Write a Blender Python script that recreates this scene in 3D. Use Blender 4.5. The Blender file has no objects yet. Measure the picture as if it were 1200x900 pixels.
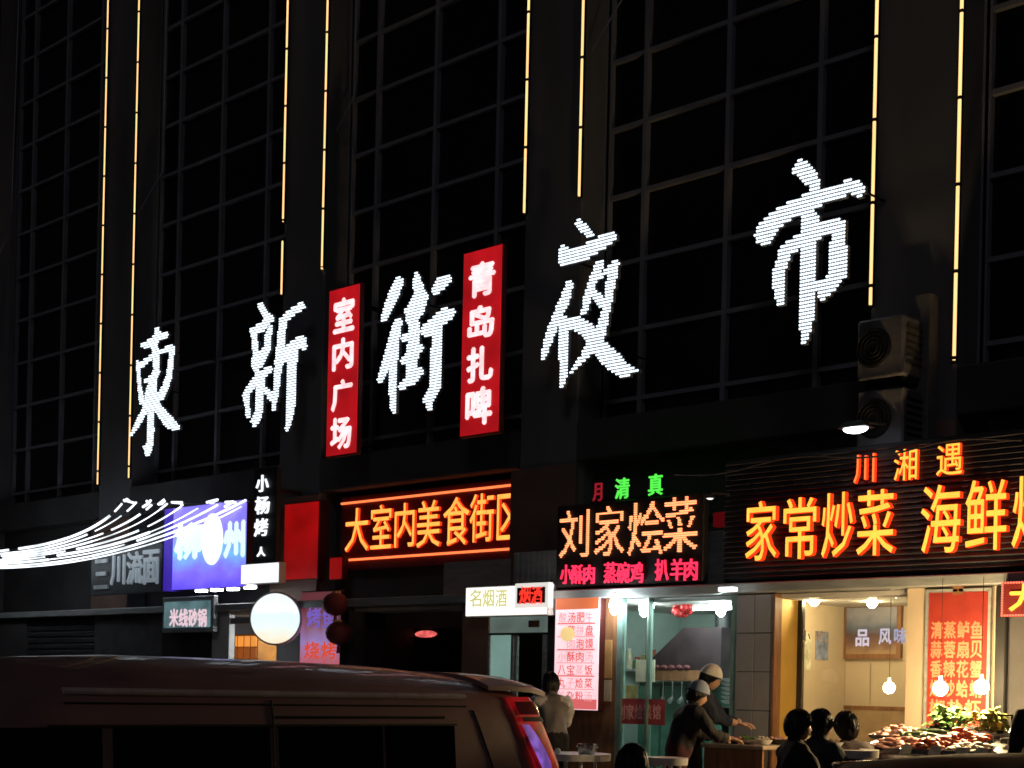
import bpy, bmesh, math, random
from mathutils import Vector, Matrix, noise
random.seed(11)
R = math.radians
scene = bpy.context.scene
COL = scene.collection

# ------------------------------------------------------------------ camera
F_PX, PX0, PY0 = 1750.0, 600.0, 806.0          # focal length and principal point, in photograph pixels
ALPHA = math.atan(F_PX / 1796.0)               # angle between the picture plane and the facade
ROLL = 0.022
CAM = Vector((0, 0, 1.70))
FWD = Vector((-math.sin(ALPHA), math.cos(ALPHA), 0))
_r, _u = Vector((math.cos(ALPHA), math.sin(ALPHA), 0)), Vector((0, 0, 1))
RGT = _r * math.cos(ROLL) + _u * math.sin(ROLL)
UPV = _u * math.cos(ROLL) - _r * math.sin(ROLL)
cd = bpy.data.cameras.new('camera')
cam = bpy.data.objects.new('camera', cd)
COL.objects.link(cam)
cd.sensor_fit = 'HORIZONTAL'
cd.sensor_width = 36
cd.lens = F_PX / 1200 * 36
cd.shift_y = (PY0 - 450) / 1200
cd.clip_start, cd.clip_end = 0.1, 600
mw = Matrix((RGT, UPV, -FWD)).transposed().to_4x4()
mw.translation = CAM
cam.matrix_world = mw
scene.camera = cam

# ------------------------------------------------------------------ world, street fill, exposure
SUN_EL, SUN_ROT = 32.0, 208.0
world = bpy.data.worlds.new('World')
scene.world = world
world.use_nodes = True
wn = world.node_tree
sky = wn.nodes.new('ShaderNodeTexSky')
sky.sky_type = 'NISHITA'
sky.sun_disc = False
sky.sun_elevation = R(SUN_EL)
sky.sun_rotation = R(SUN_ROT)
wn.links.new(sky.outputs[0], wn.nodes['Background'].inputs[0])
wn.nodes['Background'].inputs[1].default_value = 0.0009
sl = bpy.data.lights.new('street_fill', 'SUN')  # added dim sun lamp standing in for unseen street lights
sl.energy = 0.055
sl.angle = R(12)
sl.color = (0.92, 0.9, 1.0)
so = bpy.data.objects.new('street_fill', sl)
COL.objects.link(so)
so.location = (0, -5, 30)
so.rotation_euler = (R(60), 0, R(36))
scene.view_settings.view_transform = 'Standard'
scene.view_settings.look = 'None'
scene.view_settings.exposure = 0
scene.view_settings.gamma = 1
scene.view_settings.use_curve_mapping = False
scene.cycles.use_denoising = True
scene.cycles.sample_clamp_indirect = 4
scene.cycles.max_bounces = 5
scene.cycles.adaptive_threshold = 0.03
scene.cycles.filter_width = 1.6

# ------------------------------------------------------------------ projection helpers (real planes)
def ray(px, py):
    return FWD + RGT * ((px - PX0) / F_PX) + UPV * ((PY0 - py) / F_PX)
def U(px, py, y):            # point of the plane at distance y across the street
    d = ray(px, py)
    return CAM + d * ((y - CAM.y) / d.y)
def Ux(px, py, x):
    d = ray(px, py)
    return CAM + d * ((x - CAM.x) / d.x)
def Uz(px, py, z):
    d = ray(px, py)
    return CAM + d * ((z - CAM.z) / d.z)
def Cd(px, py, D):
    return CAM + ray(px, py) * D
def project(p):
    v = Vector(p) - CAM
    D = v.dot(FWD)
    return PX0 + F_PX * v.dot(RGT) / D, PY0 - F_PX * v.dot(UPV) / D
def rect(l, r, t, b, y):     # facade rectangle seen between these columns and rows
    m, c = (t + b) / 2, (l + r) / 2
    return U(l, m, y).x, U(r, m, y).x, U(c, b, y).z, U(c, t, y).z

# ------------------------------------------------------------------ materials
MATS = {}
def mat(name, col, rough=0.6, metal=0.0, var=0.25, scale=6.0, bump=0.1, coat=0.0, spec=0.5, trans=0.0, stretch=None):
    if name in MATS:
        return MATS[name]
    m = bpy.data.materials.new(name)
    m.use_nodes = True
    nt = m.node_tree
    b = nt.nodes['Principled BSDF']
    b.inputs['Roughness'].default_value = rough
    b.inputs['Metallic'].default_value = metal
    b.inputs['Specular IOR Level'].default_value = spec
    b.inputs['Coat Weight'].default_value = coat
    b.inputs['Transmission Weight'].default_value = trans
    tc = nt.nodes.new('ShaderNodeTexCoord')
    mp = nt.nodes.new('ShaderNodeMapping')
    if stretch:
        mp.inputs['Scale'].default_value = stretch
    nz = nt.nodes.new('ShaderNodeTexNoise')
    nz.inputs['Scale'].default_value = scale
    nz.inputs['Detail'].default_value = 6
    rp = nt.nodes.new('ShaderNodeValToRGB')
    rp.color_ramp.elements[0].position, rp.color_ramp.elements[1].position = 0.3, 0.72
    lo = [max(0, c * (1 - var)) for c in col] + [1]
    hi = [min(1, c * (1 + var)) for c in col] + [1]
    rp.color_ramp.elements[0].color, rp.color_ramp.elements[1].color = lo, hi
    nt.links.new(tc.outputs['Object'], mp.inputs[0])
    nt.links.new(mp.outputs[0], nz.inputs['Vector'])
    nt.links.new(nz.outputs['Fac'], rp.inputs[0])
    nt.links.new(rp.outputs[0], b.inputs['Base Color'])
    if bump:
        n2 = nt.nodes.new('ShaderNodeTexNoise')
        n2.inputs['Scale'].default_value = scale * 9
        n2.inputs['Detail'].default_value = 4
        bp = nt.nodes.new('ShaderNodeBump')
        bp.inputs['Strength'].default_value = bump
        bp.inputs['Distance'].default_value = 0.01
        nt.links.new(mp.outputs[0], n2.inputs['Vector'])
        nt.links.new(n2.outputs['Fac'], bp.inputs['Height'])
        nt.links.new(bp.outputs[0], b.inputs['Normal'])
    MATS[name] = m
    return m
def emis(name, col, strength, base=None, var=0.0, scale=8.0, sample=False):
    if name in MATS:
        return MATS[name]
    m = bpy.data.materials.new(name)
    if not sample:
        m.cycles.emission_sampling = 'NONE'
    m.use_nodes = True
    nt = m.node_tree
    b = nt.nodes['Principled BSDF']
    b.inputs['Base Color'].default_value = [*(base or [c * 0.5 for c in col]), 1]
    b.inputs['Roughness'].default_value = 0.45
    b.inputs['Emission Color'].default_value = [*col, 1]
    b.inputs['Emission Strength'].default_value = strength
    if var:
        tc = nt.nodes.new('ShaderNodeTexCoord')
        nz = nt.nodes.new('ShaderNodeTexNoise')
        nz.inputs['Scale'].default_value = scale
        mr = nt.nodes.new('ShaderNodeMapRange')
        mr.inputs[1].default_value, mr.inputs[2].default_value = 0.3, 0.7
        mr.inputs[3].default_value, mr.inputs[4].default_value = strength * (1 - var), strength * (1 + var)
        nt.links.new(tc.outputs['Object'], nz.inputs['Vector'])
        nt.links.new(nz.outputs['Fac'], mr.inputs[0])
        nt.links.new(mr.outputs[0], b.inputs['Emission Strength'])
    MATS[name] = m
    return m
def glassm(name, tint, refl=1.5, rough=0.02):
    if name in MATS:
        return MATS[name]
    m = bpy.data.materials.new(name)
    m.use_nodes = True
    nt = m.node_tree
    nt.nodes.remove(nt.nodes['Principled BSDF'])
    tr = nt.nodes.new('ShaderNodeBsdfTransparent')
    tr.inputs[0].default_value = [*tint, 1]
    gl = nt.nodes.new('ShaderNodeBsdfGlossy')
    gl.inputs['Roughness'].default_value = rough
    fr = nt.nodes.new('ShaderNodeFresnel')
    fr.inputs[0].default_value = refl
    nz = nt.nodes.new('ShaderNodeTexNoise')
    nz.inputs['Scale'].default_value = 2.0
    bp = nt.nodes.new('ShaderNodeBump')
    bp.inputs['Strength'].default_value = 0.03
    tc = nt.nodes.new('ShaderNodeTexCoord')
    nt.links.new(tc.outputs['Object'], nz.inputs['Vector'])
    nt.links.new(nz.outputs['Fac'], bp.inputs['Height'])
    nt.links.new(bp.outputs[0], gl.inputs['Normal'])
    mx = nt.nodes.new('ShaderNodeMixShader')
    nt.links.new(fr.outputs[0], mx.inputs[0])
    nt.links.new(tr.outputs[0], mx.inputs[1])
    nt.links.new(gl.outputs[0], mx.inputs[2])
    nt.links.new(mx.outputs[0], nt.nodes['Material Output'].inputs[0])
    MATS[name] = m
    return m

# ------------------------------------------------------------------ mesh helpers
WM = {}                       # world matrix of each root
class MB:
    def __init__(s):
        s.v, s.f, s.m = [], [], []
    def add(s, vs, fs, mi=0):
        o = len(s.v)
        s.v += [Vector(p) for p in vs]
        s.f += [[i + o for i in q] for q in fs]
        s.m += [mi] * len(fs)
        return s
    def box(s, x0, x1, y0, y1, z0, z1, mi=0, bev=0.0):
        x0, x1 = min(x0, x1), max(x0, x1); y0, y1 = min(y0, y1), max(y0, y1); z0, z1 = min(z0, z1), max(z0, z1)
        if bev <= 0:
            return s.add([(x, y, z) for x in (x0, x1) for y in (y0, y1) for z in (z0, z1)],
                         [(0, 1, 3, 2), (4, 6, 7, 5), (0, 4, 5, 1), (2, 3, 7, 6), (0, 2, 6, 4), (1, 5, 7, 3)], mi)
        bm = bmesh.new()
        vs = [bm.verts.new((x, y, z)) for x in (x0, x1) for y in (y0, y1) for z in (z0, z1)]
        for q in [(0, 1, 3, 2), (4, 6, 7, 5), (0, 4, 5, 1), (2, 3, 7, 6), (0, 2, 6, 4), (1, 5, 7, 3)]:
            bm.faces.new([vs[i] for i in q])
        bmesh.ops.bevel(bm, geom=list(bm.edges), offset=min(bev, (x1-x0)*.45, (y1-y0)*.45, (z1-z0)*.45), segments=1, affect='EDGES')
        bm.verts.index_update()
        s.add([v.co.copy() for v in bm.verts], [[v.index for v in f.verts] for f in bm.faces], mi)
        bm.free()
        return s
    def tube(s, pts, r, n=8, mi=0, cap=True):
        pts = [Vector(p) for p in pts]
        rs = r if isinstance(r, (list, tuple)) else [r] * len(pts)
        rings = []
        for i, p in enumerate(pts):
            t = (pts[min(i + 1, len(pts) - 1)] - pts[max(i - 1, 0)]).normalized()
            a = t.orthogonal().normalized() if abs(t.z) > .9 else t.cross(Vector((0, 0, 1))).normalized()
            b = t.cross(a)
            rings.append([p + (a * math.cos(k * 2 * math.pi / n) + b * math.sin(k * 2 * math.pi / n)) * rs[i] for k in range(n)])
        vs = [q for g in rings for q in g]
        fs = []
        for i in range(len(pts) - 1):
            for k in range(n):
                fs.append((i * n + k, i * n + (k + 1) % n, (i + 1) * n + (k + 1) % n, (i + 1) * n + k))
        if cap:
            fs += [tuple(range(n))[::-1], tuple(range((len(pts) - 1) * n, len(pts) * n))]
        return s.add(vs, fs, mi)
    def lathe(s, prof, c, n=16, mi=0, axis='z'):
        c = Vector(c)
        vs = []
        for r, z in prof:
            for k in range(n):
                a = k * 2 * math.pi / n
                p = Vector((r * math.cos(a), r * math.sin(a), z))
                if axis == 'y':
                    p = Vector((p.x, p.z, p.y))
                if axis == 'x':
                    p = Vector((p.z, p.x, p.y))
                vs.append(c + p)
        fs = [(i * n + k, i * n + (k + 1) % n, (i + 1) * n + (k + 1) % n, (i + 1) * n + k) for i in range(len(prof) - 1) for k in range(n)]
        if prof[0][0] > 1e-5:
            fs.append(tuple(range(n))[::-1])
        if prof[-1][0] > 1e-5:
            fs.append(tuple(range((len(prof) - 1) * n, len(prof) * n)))
        return s.add(vs, fs, mi)
    def ball(s, c, r, n=10, mi=0, sq=(1, 1, 1)):
        c = Vector(c)
        m = max(5, n // 2 + 1)
        vs, fs = [], []
        for i in range(m + 1):
            th = math.pi * i / m
            for k in range(n):
                a = 2 * math.pi * k / n
                vs.append(c + Vector((r * sq[0] * math.sin(th) * math.cos(a), r * sq[1] * math.sin(th) * math.sin(a), r * sq[2] * math.cos(th))))
        for i in range(m):
            for k in range(n):
                fs.append((i * n + k, (i + 1) * n + k, (i + 1) * n + (k + 1) % n, i * n + (k + 1) % n))
        return s.add(vs, fs, mi)
    def build(s, name, mats, parent=None, smooth=False, local=False):
        me = bpy.data.meshes.new(name)
        vs = s.v
        loc = Vector((0, 0, 0))
        if parent is not None:
            M = WM.get(parent.name, Matrix.Identity(4))
            if not local:
                inv = M.inverted()
                vs = [inv @ p for p in vs]
        elif vs:
            lo = [min(p[i] for p in vs) for i in range(3)]
            hi = [max(p[i] for p in vs) for i in range(3)]
            loc = Vector(((lo[0] + hi[0]) / 2, (lo[1] + hi[1]) / 2, lo[2]))
            vs = [p - loc for p in vs]
        me.from_pydata([tuple(p) for p in vs], [], s.f)
        ml = mats if isinstance(mats, (list, tuple)) else [mats]
        for m in ml:
            me.materials.append(m)
        if len(ml) > 1:
            me.polygons.foreach_set('material_index', s.m)
        bm = bmesh.new()
        bm.from_mesh(me)
        bmesh.ops.remove_doubles(bm, verts=bm.verts, dist=1e-6)
        bmesh.ops.recalc_face_normals(bm, faces=bm.faces)
        bm.to_mesh(me)
        bm.free()
        if smooth:
            me.polygons.foreach_set('use_smooth', [True] * len(me.polygons))
            try:
                me.set_sharp_from_angle(angle=R(40))
            except Exception:
                pass
        me.update()
        o = bpy.data.objects.new(name, me)
        COL.objects.link(o)
        if parent is not None:
            o.parent = parent
            WM[o.name] = WM.get(parent.name, Matrix.Identity(4))
        else:
            o.location = loc
            WM[o.name] = Matrix.Translation(loc)
        return o
def tag(o, label, cat, group=None):
    o['label'], o['category'] = label, cat
    if group:
        o['group'] = group
    return o
def struct(o):
    o['kind'] = 'structure'
    return o
def stuff(o):
    o['kind'] = 'stuff'
    return o
def thing(name, label, cat, loc=(0, 0, 0), rz=0.0, group=None):
    o = bpy.data.objects.new(name, None)
    o.empty_display_size = 0.2
    COL.objects.link(o)
    o.location = loc
    o.rotation_euler = (0, 0, rz)
    WM[o.name] = Matrix.Translation(Vector(loc)) @ Matrix.Rotation(rz, 4, 'Z')
    return tag(o, label, cat, group)
def bx(name, m, parent, *a, bev=0.0):
    return MB().box(*a, bev=bev).build(name, m, parent)

# ------------------------------------------------------------------ lettering
GC = {}
def glyph(ch, bold=0.0):
    k = (ch, bold)
    if k not in GC:
        cu = bpy.data.curves.new('glyph', 'FONT')
        cu.body = ch
        cu.size = 1
        cu.resolution_u = 2
        cu.extrude = 0.5
        cu.offset = bold
        ob = bpy.data.objects.new('glyph', cu)
        COL.objects.link(ob)
        dg = bpy.context.evaluated_depsgraph_get()
        me = bpy.data.meshes.new_from_object(ob.evaluated_get(dg))
        vs = [v.co.copy() for v in me.vertices]
        fs = [list(p.vertices) for p in me.polygons]
        nz = [abs(p.normal.z) > .5 for p in me.polygons]
        xs = [v.x for v in vs]; ys = [v.y for v in vs]
        bb = (min(xs), max(xs), min(ys), max(ys))
        bpy.data.objects.remove(ob)
        bpy.data.meshes.remove(me)
        bpy.data.curves.remove(cu)
        GC[k] = (vs, fs, nz, bb)
    return GC[k]
def letter(parent, ch, x0, x1, z0, z1, y, depth, mats, bold=0.012, fit=True, name='character', skew=0.0):
    """one solid letter standing proud of a sign face at y, front towards -y"""
    vs, fs, nz, bb = glyph(ch)
    if not fit:
        bb = (0, 1, -0.12, 0.88)
    mb = MB()
    def P(v):
        a, b = (v.x - bb[0]) / (bb[1] - bb[0]), (v.y - bb[2]) / (bb[3] - bb[2])
        return Vector((x0 + (x1 - x0) * a + skew * (b - .5), y - depth * (v.z + .5), z0 + (z1 - z0) * b))
    # heavier weight: the same outline laid again a little to each side, each a hair further back
    shifts = [(0, 0)] if bold <= 0 else [(0, 0), (bold, 0), (-bold, 0), (0, bold), (0, -bold)]
    for k, (sx, sz) in enumerate(shifts):
        sh = Vector((sx * (x1 - x0), .0007 * k, sz * (z1 - z0)))
        mb.add([P(v) + sh for v in vs], fs)
        mb.m[-len(fs):] = [0 if q else 1 for q in nz]
    ms = mats if isinstance(mats, (list, tuple)) else [mats, mats]
    return mb.build(name, ms, parent)
def glyph_cells(ch, n, bold=0.0):
    """grid cells (i, j) of an n x n raster that fall inside the letter"""
    vs, fs, nz, bb = glyph(ch)
    cells = set()
    for f, q in zip(fs, nz):
        if not q or vs[f[0]].z < 0:
            continue
        for a in range(1, len(f) - 1):
            T = [((vs[i].x - bb[0]) / (bb[1] - bb[0]) * n, (vs[i].y - bb[2]) / (bb[3] - bb[2]) * n) for i in (f[0], f[a], f[a + 1])]
            for i in range(max(0, int(min(t[0] for t in T) - .5)), min(n, int(max(t[0] for t in T) + 1))):
                for j in range(max(0, int(min(t[1] for t in T) - .5)), min(n, int(max(t[1] for t in T) + 1))):
                    p = (i + .5, j + .5)
                    s = [(T[(k + 1) % 3][0] - T[k][0]) * (p[1] - T[k][1]) - (T[(k + 1) % 3][1] - T[k][1]) * (p[0] - T[k][0]) for k in range(3)]
                    if all(q2 >= -.03 for q2 in s) or all(q2 <= .03 for q2 in s):
                        cells.add((i, j))
    if bold:
        cells |= {(i + 1, j) for i, j in cells if i + 1 < n}
    return cells
def dots(mb, pts, y, rx, rz, h, mi=0):
    for x, z in pts:
        vs, n = [], 6
        for k in range(n):
            a = k * math.pi * 2 / n
            vs.append((x + rx * math.cos(a), y, z + rz * math.sin(a)))
        for k in range(n):
            a = k * math.pi * 2 / n
            vs.append((x + rx * .6 * math.cos(a), y - h, z + rz * .6 * math.sin(a)))
        fs = [(k, (k + 1) % n, n + (k + 1) % n, n + k) for k in range(n)] + [tuple(range(n, 2 * n))]
        mb.add(vs, fs, mi)
def led_letter(parent, ch, x0, x1, z0, z1, y, n, mdot, bold=0.0, name='character', rr=.42, h=.012):
    cs = glyph_cells(ch, n, bold)
    mb = MB()
    dx, dz = (x1 - x0) / n, (z1 - z0) / n
    dots(mb, [(x0 + (i + .5) * dx, z0 + (j + .5) * dz) for i, j in sorted(cs)], y, dx * rr, dz * rr, h)
    return mb.build(name, mdot, parent)

# ================================================================== setting
Y_PIL, Y_WIN, Y_SHOP, Z_TER = 13.0, 13.45, 12.4, 0.35
m_asph = mat('asphalt', (0.045, 0.045, 0.047), .85, var=.35, scale=2.5, bump=.4)
m_pave = mat('paving', (0.2, 0.19, 0.18), .75, var=.25, scale=3, bump=.25)
m_conc = mat('painted_concrete', (0.17, 0.17, 0.185), .8, var=.28, scale=.9, bump=.2, stretch=(1, 1, .35))
m_wall = mat('dark_render', (0.075, 0.072, 0.075), .85, var=.3, scale=1.5, bump=.15)
m_alu = mat('grey_aluminium', (0.34, 0.34, 0.38), .45, .1, var=.15, scale=2, bump=.03)
m_win = mat('night_window_glass', (0.006, 0.006, 0.008), .3, var=.6, scale=.6, bump=.01, spec=.4)
m_clad = mat('brown_cladding', (0.22, 0.13, 0.10), .5, var=.25, scale=2, bump=.08)
m_dmet = mat('dark_metal', (0.03, 0.03, 0.032), .5, .4, var=.3, scale=4)
m_gmet = mat('light_grey_metal', (0.42, 0.44, 0.44), .5, .3, var=.2, scale=3, stretch=(1, 1, 6))
m_black = mat('black_board', (0.012, 0.011, 0.012), .55, var=.4, scale=5)
m_tile = mat('grey_tile', (0.27, 0.26, 0.28), .35, var=.15, scale=2)
m_white = mat('white_paint', (0.75, 0.75, 0.73), .5, var=.08, scale=4)
m_beige = mat('beige_wall', (0.62, 0.50, 0.36), .7, var=.1, scale=2)
m_mint = mat('mint_wall', (0.50, 0.62, 0.57), .6, var=.2, scale=2)
m_wood = mat('brown_wood', (0.26, 0.12, 0.055), .5, var=.35, scale=3, stretch=(6, 6, 1))
m_gold = mat('gold_panel', (0.62, 0.38, 0.08), .45, .2, var=.15, scale=2)
m_redm = mat('red_plastic', (0.5, 0.03, 0.03), .4, var=.1)
m_pane = glassm('shop_glass', (0.93, 0.97, 0.95))
m_rub = mat('black_rubber', (0.02, 0.02, 0.02), .7)
m_chrome = mat('chrome', (0.7, 0.7, 0.72), .15, .95, var=.05)

struct(MB().add([(-150, -150, 0), (150, -150, 0), (150, 150, 0), (-150, 150, 0)], [(0, 1, 2, 3)]).build('road', m_asph))
struct(MB().box(-60, 20, 9.2, Y_SHOP + 4.3, 0.004, Z_TER, bev=.01).build('pavement', m_pave))
struct(MB().box(-60, 20, 8.85, 9.195, 0.004, 0.18, bev=.01).build('step', m_pave))

bld = thing('office_building', 'dark multi-storey block with grey pillars and black curtain-wall windows above the shops', 'building', (-17, Y_PIL, 0))
PIL = [(-27.25, -26.25), (-22.407, -21.40), (-17.449, -16.49), (-12.6235, -11.694), (-7.832, -6.882), (-3.05, -2.1)]
for x0, x1 in PIL:
    bx('pillar', m_conc, bld, x0, x1, Y_PIL, 13.75, 2.82, 15.9, bev=.015)
XL, XR = -33.0, 1.5
bx('wall', m_wall, bld, XL, XR, 13.62, 24, 4.4, 16.2)
bx('roof', m_wall, bld, XL - .2, XR + .2, 12.9, 24.2, 16.2, 16.5)
bx('rear_wall', m_wall, bld, XL, XR, 16.5, 16.8, 0, 4.39)
# sill bands, fascia wall behind the signs
edges = [XL] + [e for p in PIL for e in p] + [XR]
bays = [(edges[i], edges[i + 1]) for i in range(0, len(edges), 2)]
Z_SILL = 4.84
for a, b in bays:
    bx('sill', m_wall, bld, a + .004, b - .004, 12.97, 13.6, 4.36, Z_SILL - .01, bev=.02)
    bx('fascia_wall', m_wall, bld, a + .004, b - .004, 13.3, 13.6, 2.82, 4.355)
# curtain wall
ZT = [9.126 + .805 * k for k in range(-5, 9)]
offs = [-11.6387 + 11.6943, -11.0885 + 11.6943, -9.904 + 11.6943, -8.712 + 11.6943]
pane_far = MB()
for bi, (a, b) in enumerate(bays):
    base = PIL[bi - 1][1] if bi > 0 else PIL[0][0] - 3.9
    xs = sorted({round(v, 3) for v in [a + .03] + [base + o for o in offs] + [b - .03] if a < v < b})
    for x in xs:
        bx('mullion', m_alu, bld, x - .03, x + .03, Y_WIN - .07, Y_WIN + .02, Z_SILL, 15.9)
    zs = [Z_SILL] + [z for z in ZT if z > Z_SILL + .2 and z < 15.7] + [15.9]
    for i in range(len(xs) - 1):
        if xs[i + 1] - xs[i] < .12:
            continue
        for j in range(len(zs) - 1):
            xa, xb, za, zb = xs[i] + .032, xs[i + 1] - .032, zs[j] + .027, zs[j + 1] - .027
            if j:
                bx('transom', m_alu, bld, xs[i] + .031, xs[i + 1] - .031, Y_WIN - .06, Y_WIN + .02, zs[j] - .025, zs[j] + .025)
            q = [project(((xa + xb) / 2, Y_WIN, z)) for z in (za, zb)]
            vis = -60 < q[0][0] < 1260 and q[0][1] > -40 and q[1][1] < 900
            dy = random.uniform(-.012, .012)
            vs = [(xa, Y_WIN + random.uniform(-.004, .004), za), (xb, Y_WIN + dy, za), (xb, Y_WIN + random.uniform(-.004, .004), zb), (xa, Y_WIN + dy, zb)]
            vs = vs + [(p[0], p[1] + .02, p[2]) for p in vs]
            fs = [(0, 1, 2, 3), (7, 6, 5, 4), (0, 4, 5, 1), (1, 5, 6, 2), (2, 6, 7, 3), (3, 7, 4, 0)]
            if vis:
                MB().add(vs, fs).build('glass_pane', m_win, bld)
            else:
                pane_far.add(vs, fs)
stuff(pane_far.build('glass_panes_beyond_view', m_win, bld))
# lower pillar cladding beside the arcade sign
for k in (1, 2, 3, 4, 5):
    x0, x1 = PIL[k]
    bx('pillar_cladding', m_clad, bld, x0 - .11, x1 + .02, Y_PIL - .04, Y_PIL - .003, 2.82, 4.34, bev=.01)
# projecting shop canopy slab and metal fascia strip
bx('canopy_slab', m_gmet, bld, XL, XR, Y_SHOP - .12, 13.298, 2.70, 2.80, bev=.01)
# conduit pipes running down the pillar returns to the light strips
def conduit(pts):
    MB().tube([U(px, py, y) for px, py, y in pts], .013, 6).build('conduit', m_alu, bld, smooth=True)
conduit([(197, -60, 13.3), (191, 200, 13.3), (165, 245, 13.02)])
conduit([(419, -60, 13.3), (415, 112, 13.3), (395, 154, 13.02)])
conduit([(24, -60, 13.3), (13, 265, 13.3), (-4, 306, 13.02)])
conduit([(736, -60, 13.3), (731, -4, 13.3), (694, 58, 13.02)])

# ------------------------------------------------------------------ yellow light strips on the pillar edges
m_led_y = emis('warm_strip_glow', (1.0, .62, .24), 1.5, var=.12, scale=.8)
m_led_p = emis('weak_strip_glow', (1.0, .55, .35), .35)
def strip(x, spans, label, weak=False):
    zb = min(a for a, b in spans)
    t = thing('light_strip', label, 'light strip', (x, Y_PIL - .03, zb), group='yellow light strips edging the pillars')
    for a, b in spans:
        z, off = b, 0
        ch_ = MB().box(x - .024, x + .024, Y_PIL - .013, Y_PIL - .002, a, b)  # added channel, keeps the tube's light off pillar and windows
        ch_.box(x - .024, x - .0185, Y_PIL - .040, Y_PIL - .0131, a, b)
        ch_.box(x + .0185, x + .024, Y_PIL - .036, Y_PIL - .0131, a, b)
        ch_.build('light_shield', m_dmet, t)
        # joints at a fixed pitch
        while z > a + .02:
            z2 = max(a, z - .82)
            MB().tube([(x, Y_PIL - .03, z2 + .02), (x, Y_PIL - .03, z - .02)], .0185, 8).build('tube', m_led_p if weak else m_led_y, t, smooth=True)
            bx('clip', m_dmet, t, x - .012, x + .012, Y_PIL - .04, Y_PIL - .0135, z - .017, z + .017)
            z = z2
def zat(px, py):
    return U(px, py, Y_PIL).z
TOP = 15.6
def top_for(px, py):          # phase the joints as seen
    z = zat(px, py)
    return z + .82 * math.floor((TOP - z) / .82)
strip(PIL[0][1] - .02, [(zat(-10, 420), TOP)], 'light strip at the far left edge of the picture', True)
strip(PIL[1][0] + .02, [(zat(110, 570), top_for(131, 90))], 'leftmost long yellow light strip, left edge of the pillar beside the first white character')
strip(PIL[1][1] - .02, [(zat(150, 562), top_for(167, 72))], 'yellow light strip running down past the left side of the first white character')
strip(PIL[2][0] + .02, [(zat(333, 262), top_for(337, 125)), (zat(331, 347), zat(332, 282))], 'broken yellow light strip ending above the second white character')
strip(PIL[2][1] - .02, [(zat(379, 316), top_for(383, 108))], 'yellow light strip ending above the left red vertical sign')
strip(PIL[3][0] + .02, [(zat(615, 252), top_for(618, 95))], 'yellow light strip ending up right of the right red vertical sign')
strip(PIL[3][1] - .02, [(zat(683, 232), top_for(685, 68))], 'yellow light strip ending just above the fourth white character')
strip(PIL[4][0] + .02, [(zat(1022, 360), top_for(1024, 142))], 'yellow light strip on the right side of the last and largest white character')
strip(PIL[4][1] - .02, [(zat(1125, 424), top_for(1128, 115))], 'rightmost yellow light strip, right edge of the pillar with the air conditioners')

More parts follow.
